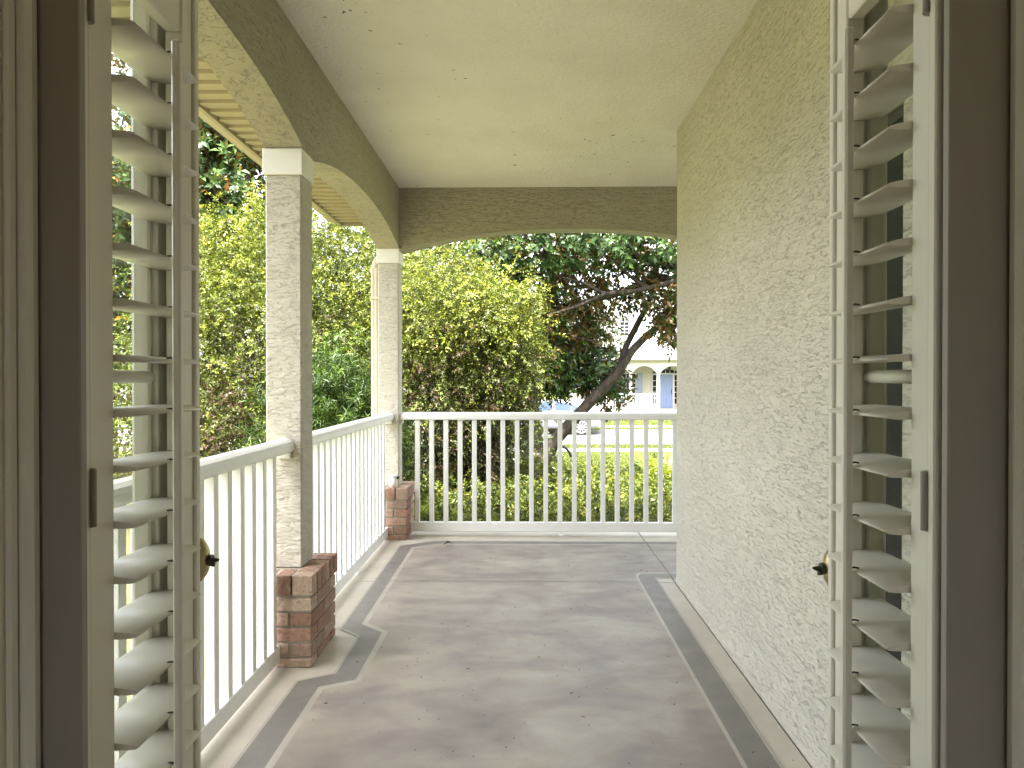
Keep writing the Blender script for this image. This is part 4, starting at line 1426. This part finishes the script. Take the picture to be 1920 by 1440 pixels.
    for cx in (6.05, 8.75, 11.45):
        yd = 43.05
        d = part('dormer', MB().box(cx - .72, cx + .72, yd, yd + 2.6, 3.62, 4.95), M['house_white'], h)
        part('dormer_roof', MB().prism([(cx - .86, 4.95), (cx + .86, 4.95), (cx + .80, 5.06), (cx, 5.5), (cx - .80, 5.06)], 'y', yd - .18, yd + 2.9), M['house_roof'], d)
        part('dormer_trim', MB().box(cx - .80, cx + .80, yd - .08, yd - .002, 4.82, 4.945).box(cx - .76, cx + .76, yd - .06, yd - .002, 3.60, 3.68), M['house_white'], d)
        window(h, cx, yd, 4.28, .52, .82, 2, 4)


white_house()


def plain_house(x, y, label):
    h = thing('garden_house', (x, y, gz(x, y)), label, 'house')
    z = gz(x, y)
    part('wall', MB().box(x - 5, x + 5, y, y + 8, z, z + 3.2), M['house_white'], h)
    part('roof', MB().prism([(y - .5, z + 3.2), (y - .5, z + 3.32), (y + 4, z + 5.8), (y + 8.5, z + 3.32), (y + 8.5, z + 3.2)], 'x', x - 5.5, x + 5.5), M['house_roof'], h)
    for cx in (-2.6, 2.6):
        window(h, x + cx, y - .001, z + 1.6, 1.2, 1.4, 3, 4)


plain_house(-20, 38, 'pale one storey house across the street at the far left')

# ------------------------------------------------------------------ car
def make_car():
    t_ = NT('silver car paint')
    t_.set((0.19, 0.20, 0.22), 0.35, 0.2)
    t_.b.inputs['Coat Weight'].default_value = 0.6
    paint_m = t_.m
    tyre = paint('tyre rubber', (0.025, 0.025, 0.025), 0.85)
    rim = NT('alloy rim')
    rim.set((0.62, 0.62, 0.62), 0.3, 0.8)
    red = paint('tail light red', (0.45, 0.04, 0.03), 0.2)
    X0, Y0, Z0 = 3.20, 28.6, RZ                 # rear bumper, near side plane, road
    WID = 1.80
    car = thing('parked_car', (X0 - 2.3, Y0 + WID / 2, Z0), 'silver car parked along the far kerb, half hidden by the leaning trunk', 'car')
    # stations from the rear: x, z bottom, z belt, z top, half width low, half width belt, half width top
    st = [(0.00, .42, .72, .80, .62, .66, .60), (0.06, .30, .86, .97, .78, .78, .68), (0.30, .24, .93, 1.04, .86, .84, .70), (0.60, .22, .95, 1.10, .90, .87, .66), (0.88, .22, .96, 1.17, .90, .88, .64),
          (1.20, .22, .96, 1.36, .90, .885, .60), (1.60, .22, .96, 1.46, .90, .89, .60), (2.05, .22, .955, 1.50, .90, .89, .60), (2.50, .22, .95, 1.48, .90, .89, .60), (2.85, .22, .945, 1.38, .90, .885, .60),
          (3.30, .22, .94, 1.12, .90, .88, .66), (3.55, .22, .93, .99, .90, .87, .72), (4.10, .24, .84, .90, .87, .82, .68), (4.45, .28, .70, .76, .80, .74, .60), (4.60, .40, .58, .62, .62, .58, .50)]
    n = 12
    vs, fs = [], []
    yc = Y0 + WID / 2
    for (x, zb, zl, zt, wl, wb_, wt_) in st:
        half = [(wl * .86, zb), (wl, zb + .12), (wl + .005, (zb + zl) / 2), (wb_, zl), ((wb_ * .45 + wt_ * .55), zl + (zt - zl) * .62), (wt_, zl + (zt - zl) * .93)]
        ring = [(X0 - x, yc - a, Z0 + z) for a, z in half] + [(X0 - x, yc + a, Z0 + z) for a, z in reversed(half)]
        # crown
        vs += ring
    for i in range(len(st) - 1):
        for j in range(n):
            a, b = i * n + j, i * n + (j + 1) % n
            fs.append((a, b, b + n, a + n))
    fs.append(tuple(range(n)))
    fs.append(tuple(reversed(range((len(st) - 1) * n, len(st) * n))))
    me_o = part('body', MB().add(vs, fs), paint_m, car, True)
    md = me_o.modifiers.new('smooth', 'SUBSURF')
    md.levels = md.render_levels = 2
    # side glass, each pane its own
    def side_pt(x, f, off=.012):
        for k in range(len(st) - 1):
            if st[k][0] <= x <= st[k + 1][0]:
                u = (x - st[k][0]) / (st[k + 1][0] - st[k][0])
                s_ = [st[k][q] * (1 - u) + st[k + 1][q] * u for q in range(7)]
                w1, w2 = s_[5], s_[5] * .45 + s_[6] * .55
                g_ = f / .62
                return (X0 - x, yc - (w1 + (w2 - w1) * g_) - off * 0.4, Z0 + s_[2] + (s_[3] - s_[2]) * f)
    for xa, xb, fa, fb_ in ((0.98, 1.28, .52, .66), (1.33, 1.95, .66, .74), (2.05, 2.80, .74, .70), (2.84, 3.15, .62, .3)):
        m = 6
        lo = [side_pt(xa + (xb - xa) * i / m, .10) for i in range(m + 1)]
        hi = [side_pt(xa + (xb - xa) * i / m, fa + (fb_ - fa) * i / m) for i in range(m + 1)]
        v_ = lo + hi + [(p[0], p[1] + .012, p[2]) for p in lo + hi]
        k = m + 1
        f_ = []
        for i in range(m):
            f_ += [(i, i + 1, k + i + 1, k + i), (2 * k + i + 1, 2 * k + i, 3 * k + i, 3 * k + i + 1), (i + 1, i, 2 * k + i, 2 * k + i + 1), (k + i, k + i + 1, 3 * k + i + 1, 3 * k + i)]
        part('side_window', MB().add(v_, f_), M['car_glass'], car)
    # wheels on both axles and both sides
    for xw in (0.90, 3.62):
        for sg in (0, 1):
            yw = Y0 + .01 if sg == 0 else Y0 + WID - .23
            cx, cz = X0 - xw, Z0 + .33
            part('wheel_arch', MB().cyl((cx, yw - .004 if sg == 0 else yw + .03, cz + .02), .385, .22, 'y', 28), M['dark_metal'], car)
            wh = part('wheel', MB().tube([(cx, yw - .02, cz), (cx, yw - .008, cz), (cx, yw + .19, cz), (cx, yw + .20, cz)], [.30, .33, .33, .30], 30), tyre, car, True)
            yo = yw - .026 if sg == 0 else yw + .206
            rm = MB()
            rm.tube([(cx, yo, cz), (cx, yo + .012, cz)], [.055, .055], 16)
            for i in range(10):
                a = 2 * math.pi * i / 10
                dx_, dz_ = math.cos(a), math.sin(a)
                rm.add([(cx + dx_ * .04 - dz_ * .012, yo, cz + dz_ * .04 + dx_ * .012), (cx + dx_ * .04 + dz_ * .012, yo, cz + dz_ * .04 - dx_ * .012), (cx + dx_ * .225 + dz_ * .022, yo, cz + dz_ * .225 - dx_ * .022), (cx + dx_ * .225 - dz_ * .022, yo, cz + dz_ * .225 + dx_ * .022)], [(0, 1, 2, 3)])
            for i in range(30):
                a, b = 2 * math.pi * i / 30, 2 * math.pi * (i + 1) / 30
                rm.add([(cx + .215 * math.cos(a), yo, cz + .215 * math.sin(a)), (cx + .215 * math.cos(b), yo, cz + .215 * math.sin(b)), (cx + .25 * math.cos(b), yo, cz + .25 * math.sin(b)), (cx + .25 * math.cos(a), yo, cz + .25 * math.sin(a))], [(0, 1, 2, 3)])
            part('rim', rm, rim.m, wh)
    part('tail_light', MB().cbox(X0 - .30, X0 - .02, yc - .82, yc - .60, Z0 + .80, Z0 + .92, .03), red, car)
    part('tail_light', MB().cbox(X0 - .30, X0 - .02, yc + .60, yc + .82, Z0 + .80, Z0 + .92, .03), red, car)
    part('bumper', MB().cbox(X0 - .35, X0 + .02, yc - .80, yc + .80, Z0 + .32, Z0 + .50, .05), paint_m, car)
    part('headlight', MB().cbox(X0 - 4.45, X0 - 4.2, yc - .76, yc - .52, Z0 + .62, Z0 + .74, .03), M['car_glass'], car)
    part('headlight', MB().cbox(X0 - 4.45, X0 - 4.2, yc + .52, yc + .76, Z0 + .62, Z0 + .74, .03), M['car_glass'], car)
    for xh in (1.62, 2.55):
        part('door_handle', MB().cbox(X0 - xh - .1, X0 - xh + .1, yc - .925, yc - .885, Z0 + .80, Z0 + .83, .008), M['dark_metal'], car)
    part('mirror', MB().cbox(X0 - 2.98, X0 - 2.80, yc - 1.06, yc - .90, Z0 + .96, Z0 + 1.08, .03), paint_m, car)
    # dark five petal flower emblem on the rear door
    fx, fz, fy = X0 - 1.88, Z0 + .62, yc - .922
    pv, pf = [], []
    for i in range(6):
        a = 2 * math.pi * i / 6 + .2
        k = len(pv)
        for (rr_, w_) in ((.02, 0), (.07, .030), (.115, .024), (.135, 0), (.115, -.024), (.07, -.030)):
            pv.append((fx + rr_ * math.cos(a) - w_ * math.sin(a), fy, fz + rr_ * math.sin(a) + w_ * math.cos(a)))
        pf.append(tuple(range(k, k + 6)))
    part('flower_decal', MB().add(pv, pf), M['dark_metal'], car)


make_car()


# ------------------------------------------------------------------ bicycle by the trunk
def make_bike():
    x0, y0 = 0.68, 14.75
    z0 = gz(x0, y0)
    blk = paint('black bicycle paint', (0.012, 0.012, 0.012), 0.35)
    b = thing('bicycle', (x0 - .4, y0, z0), 'small black bicycle parked behind the base of the leaning trunk', 'bicycle')
    r = .30
    rx, fx = x0, x0 - .88
    for cx in (rx, fx):
        ring = [(cx + r * math.cos(a), y0, z0 + r + r * math.sin(a)) for a in np.linspace(0, 2 * math.pi, 29)]
        w_ = part('wheel', MB().tube(ring, .028, 8, False), blk, b, True)
        sp = MB()
        for i in range(14):
            a = 2 * math.pi * i / 14
            sp.tube([(cx, y0, z0 + r), (cx + r * math.cos(a), y0, z0 + r + r * math.sin(a))], .0022, 4, False)
        sp.cyl((cx, y0 - .04, z0 + r), .02, .08, 'y', 10)
        part('spokes', sp, M['hinge'], w_)
    bb = (rx - .34, y0, z0 + .27)
    seat = (rx - .22, y0, z0 + .62)
    head = (fx + .17, y0, z0 + .66)
    f = MB()
    for p, q in ((bb, seat), (bb, head), (seat, head), ((rx, y0, z0 + r), bb), ((rx, y0, z0 + r), seat)):
        f.tube([p, q], .016, 8)
    part('frame', f, blk, b)
    part('fork', MB().tube([head, (fx, y0, z0 + r)], .016, 8).tube([head, (fx + .21, y0, z0 + .80)], .014, 8), blk, b)
    part('handlebar', MB().tube([(fx + .12, y0 - .26, z0 + .86), (fx + .20, y0 - .1, z0 + .82), (fx + .20, y0 + .1, z0 + .82), (fx + .12, y0 + .26, z0 + .86)], .014, 8), blk, b)
    part('saddle', MB().tube([(rx - .30, y0, z0 + .70), (rx - .2, y0, z0 + .71), (rx - .08, y0, z0 + .72)], [.02, .045, .06], 10).tube([seat, (rx - .2, y0, z0 + .70)], .013, 8), blk, b)
    part('crank', MB().cyl((bb[0], y0 - .05, bb[2]), .07, .012, 'y', 18).tube([(bb[0], y0 - .06, bb[2]), (bb[0] + .11, y0 - .06, bb[2] - .08)], .009, 6).cbox(bb[0] + .07, bb[0] + .15, y0 - .14, y0 - .06, bb[2] - .09, bb[2] - .07, .004), blk, b)


make_bike()

# ------------------------------------------------------------------ debris on the floor
def dead_leaf(x, y, L_, W_, rz, label, mat):
    V, F = leaf_tris(np.array([[0, 0, 0.006]]), np.array([[math.cos(rz), math.sin(rz), 0.12]]), np.array([[0.1, 0.1, 1.0]]), np.array([L_]), np.array([W_]), 0.5, 0.25)
    o = obj('dead_leaf', np_mesh('dead_leaf', mat, V, F, np.full(4, .5)), None, (x, y, 0.005))
    tag(o, label, 'leaf')


dry = paint('dry leaf', (0.07, 0.05, 0.03), 0.7)
dead_leaf(-0.62, 5.40, 0.085, 0.03, 0.2, 'dark curled dead leaf lying on the floor near the far corner', dry)
lt = MB()
rl = random.Random(4)
for i in range(150):
    x = rl.uniform(-.82, .90)
    y = 2.0 + (3.4) * rl.random() ** 1.2
    a = rl.uniform(0, 6.28)
    l_ = rl.choice([.003, .004, .004, .005, .006, .012, .02])
    w_ = .0022 if l_ > .008 else l_ * .8
    dx, dy = math.cos(a) * l_, math.sin(a) * l_
    ex, ey = -math.sin(a) * w_ / 2, math.cos(a) * w_ / 2
    z = .0042
    lt.add([(x + ex, y + ey, z), (x + dx * .5 + ex, y + dy * .5 + ey, z + .001), (x + dx, y + dy, z), (x + dx * .5 - ex, y + dy * .5 - ey, z + .001), (x - ex, y - ey, z), (x + dx * .5, y + dy * .5, z + .0035)],
           [(0, 1, 5), (1, 2, 5), (2, 3, 5), (3, 4, 5), (4, 0, 5)])
lo = obj('leaf_litter', lt.mesh('leaf_litter', dry))
tag(lo, 'tiny dark crumbs and twig bits scattered on the porch floor', 'litter', None, 'stuff')
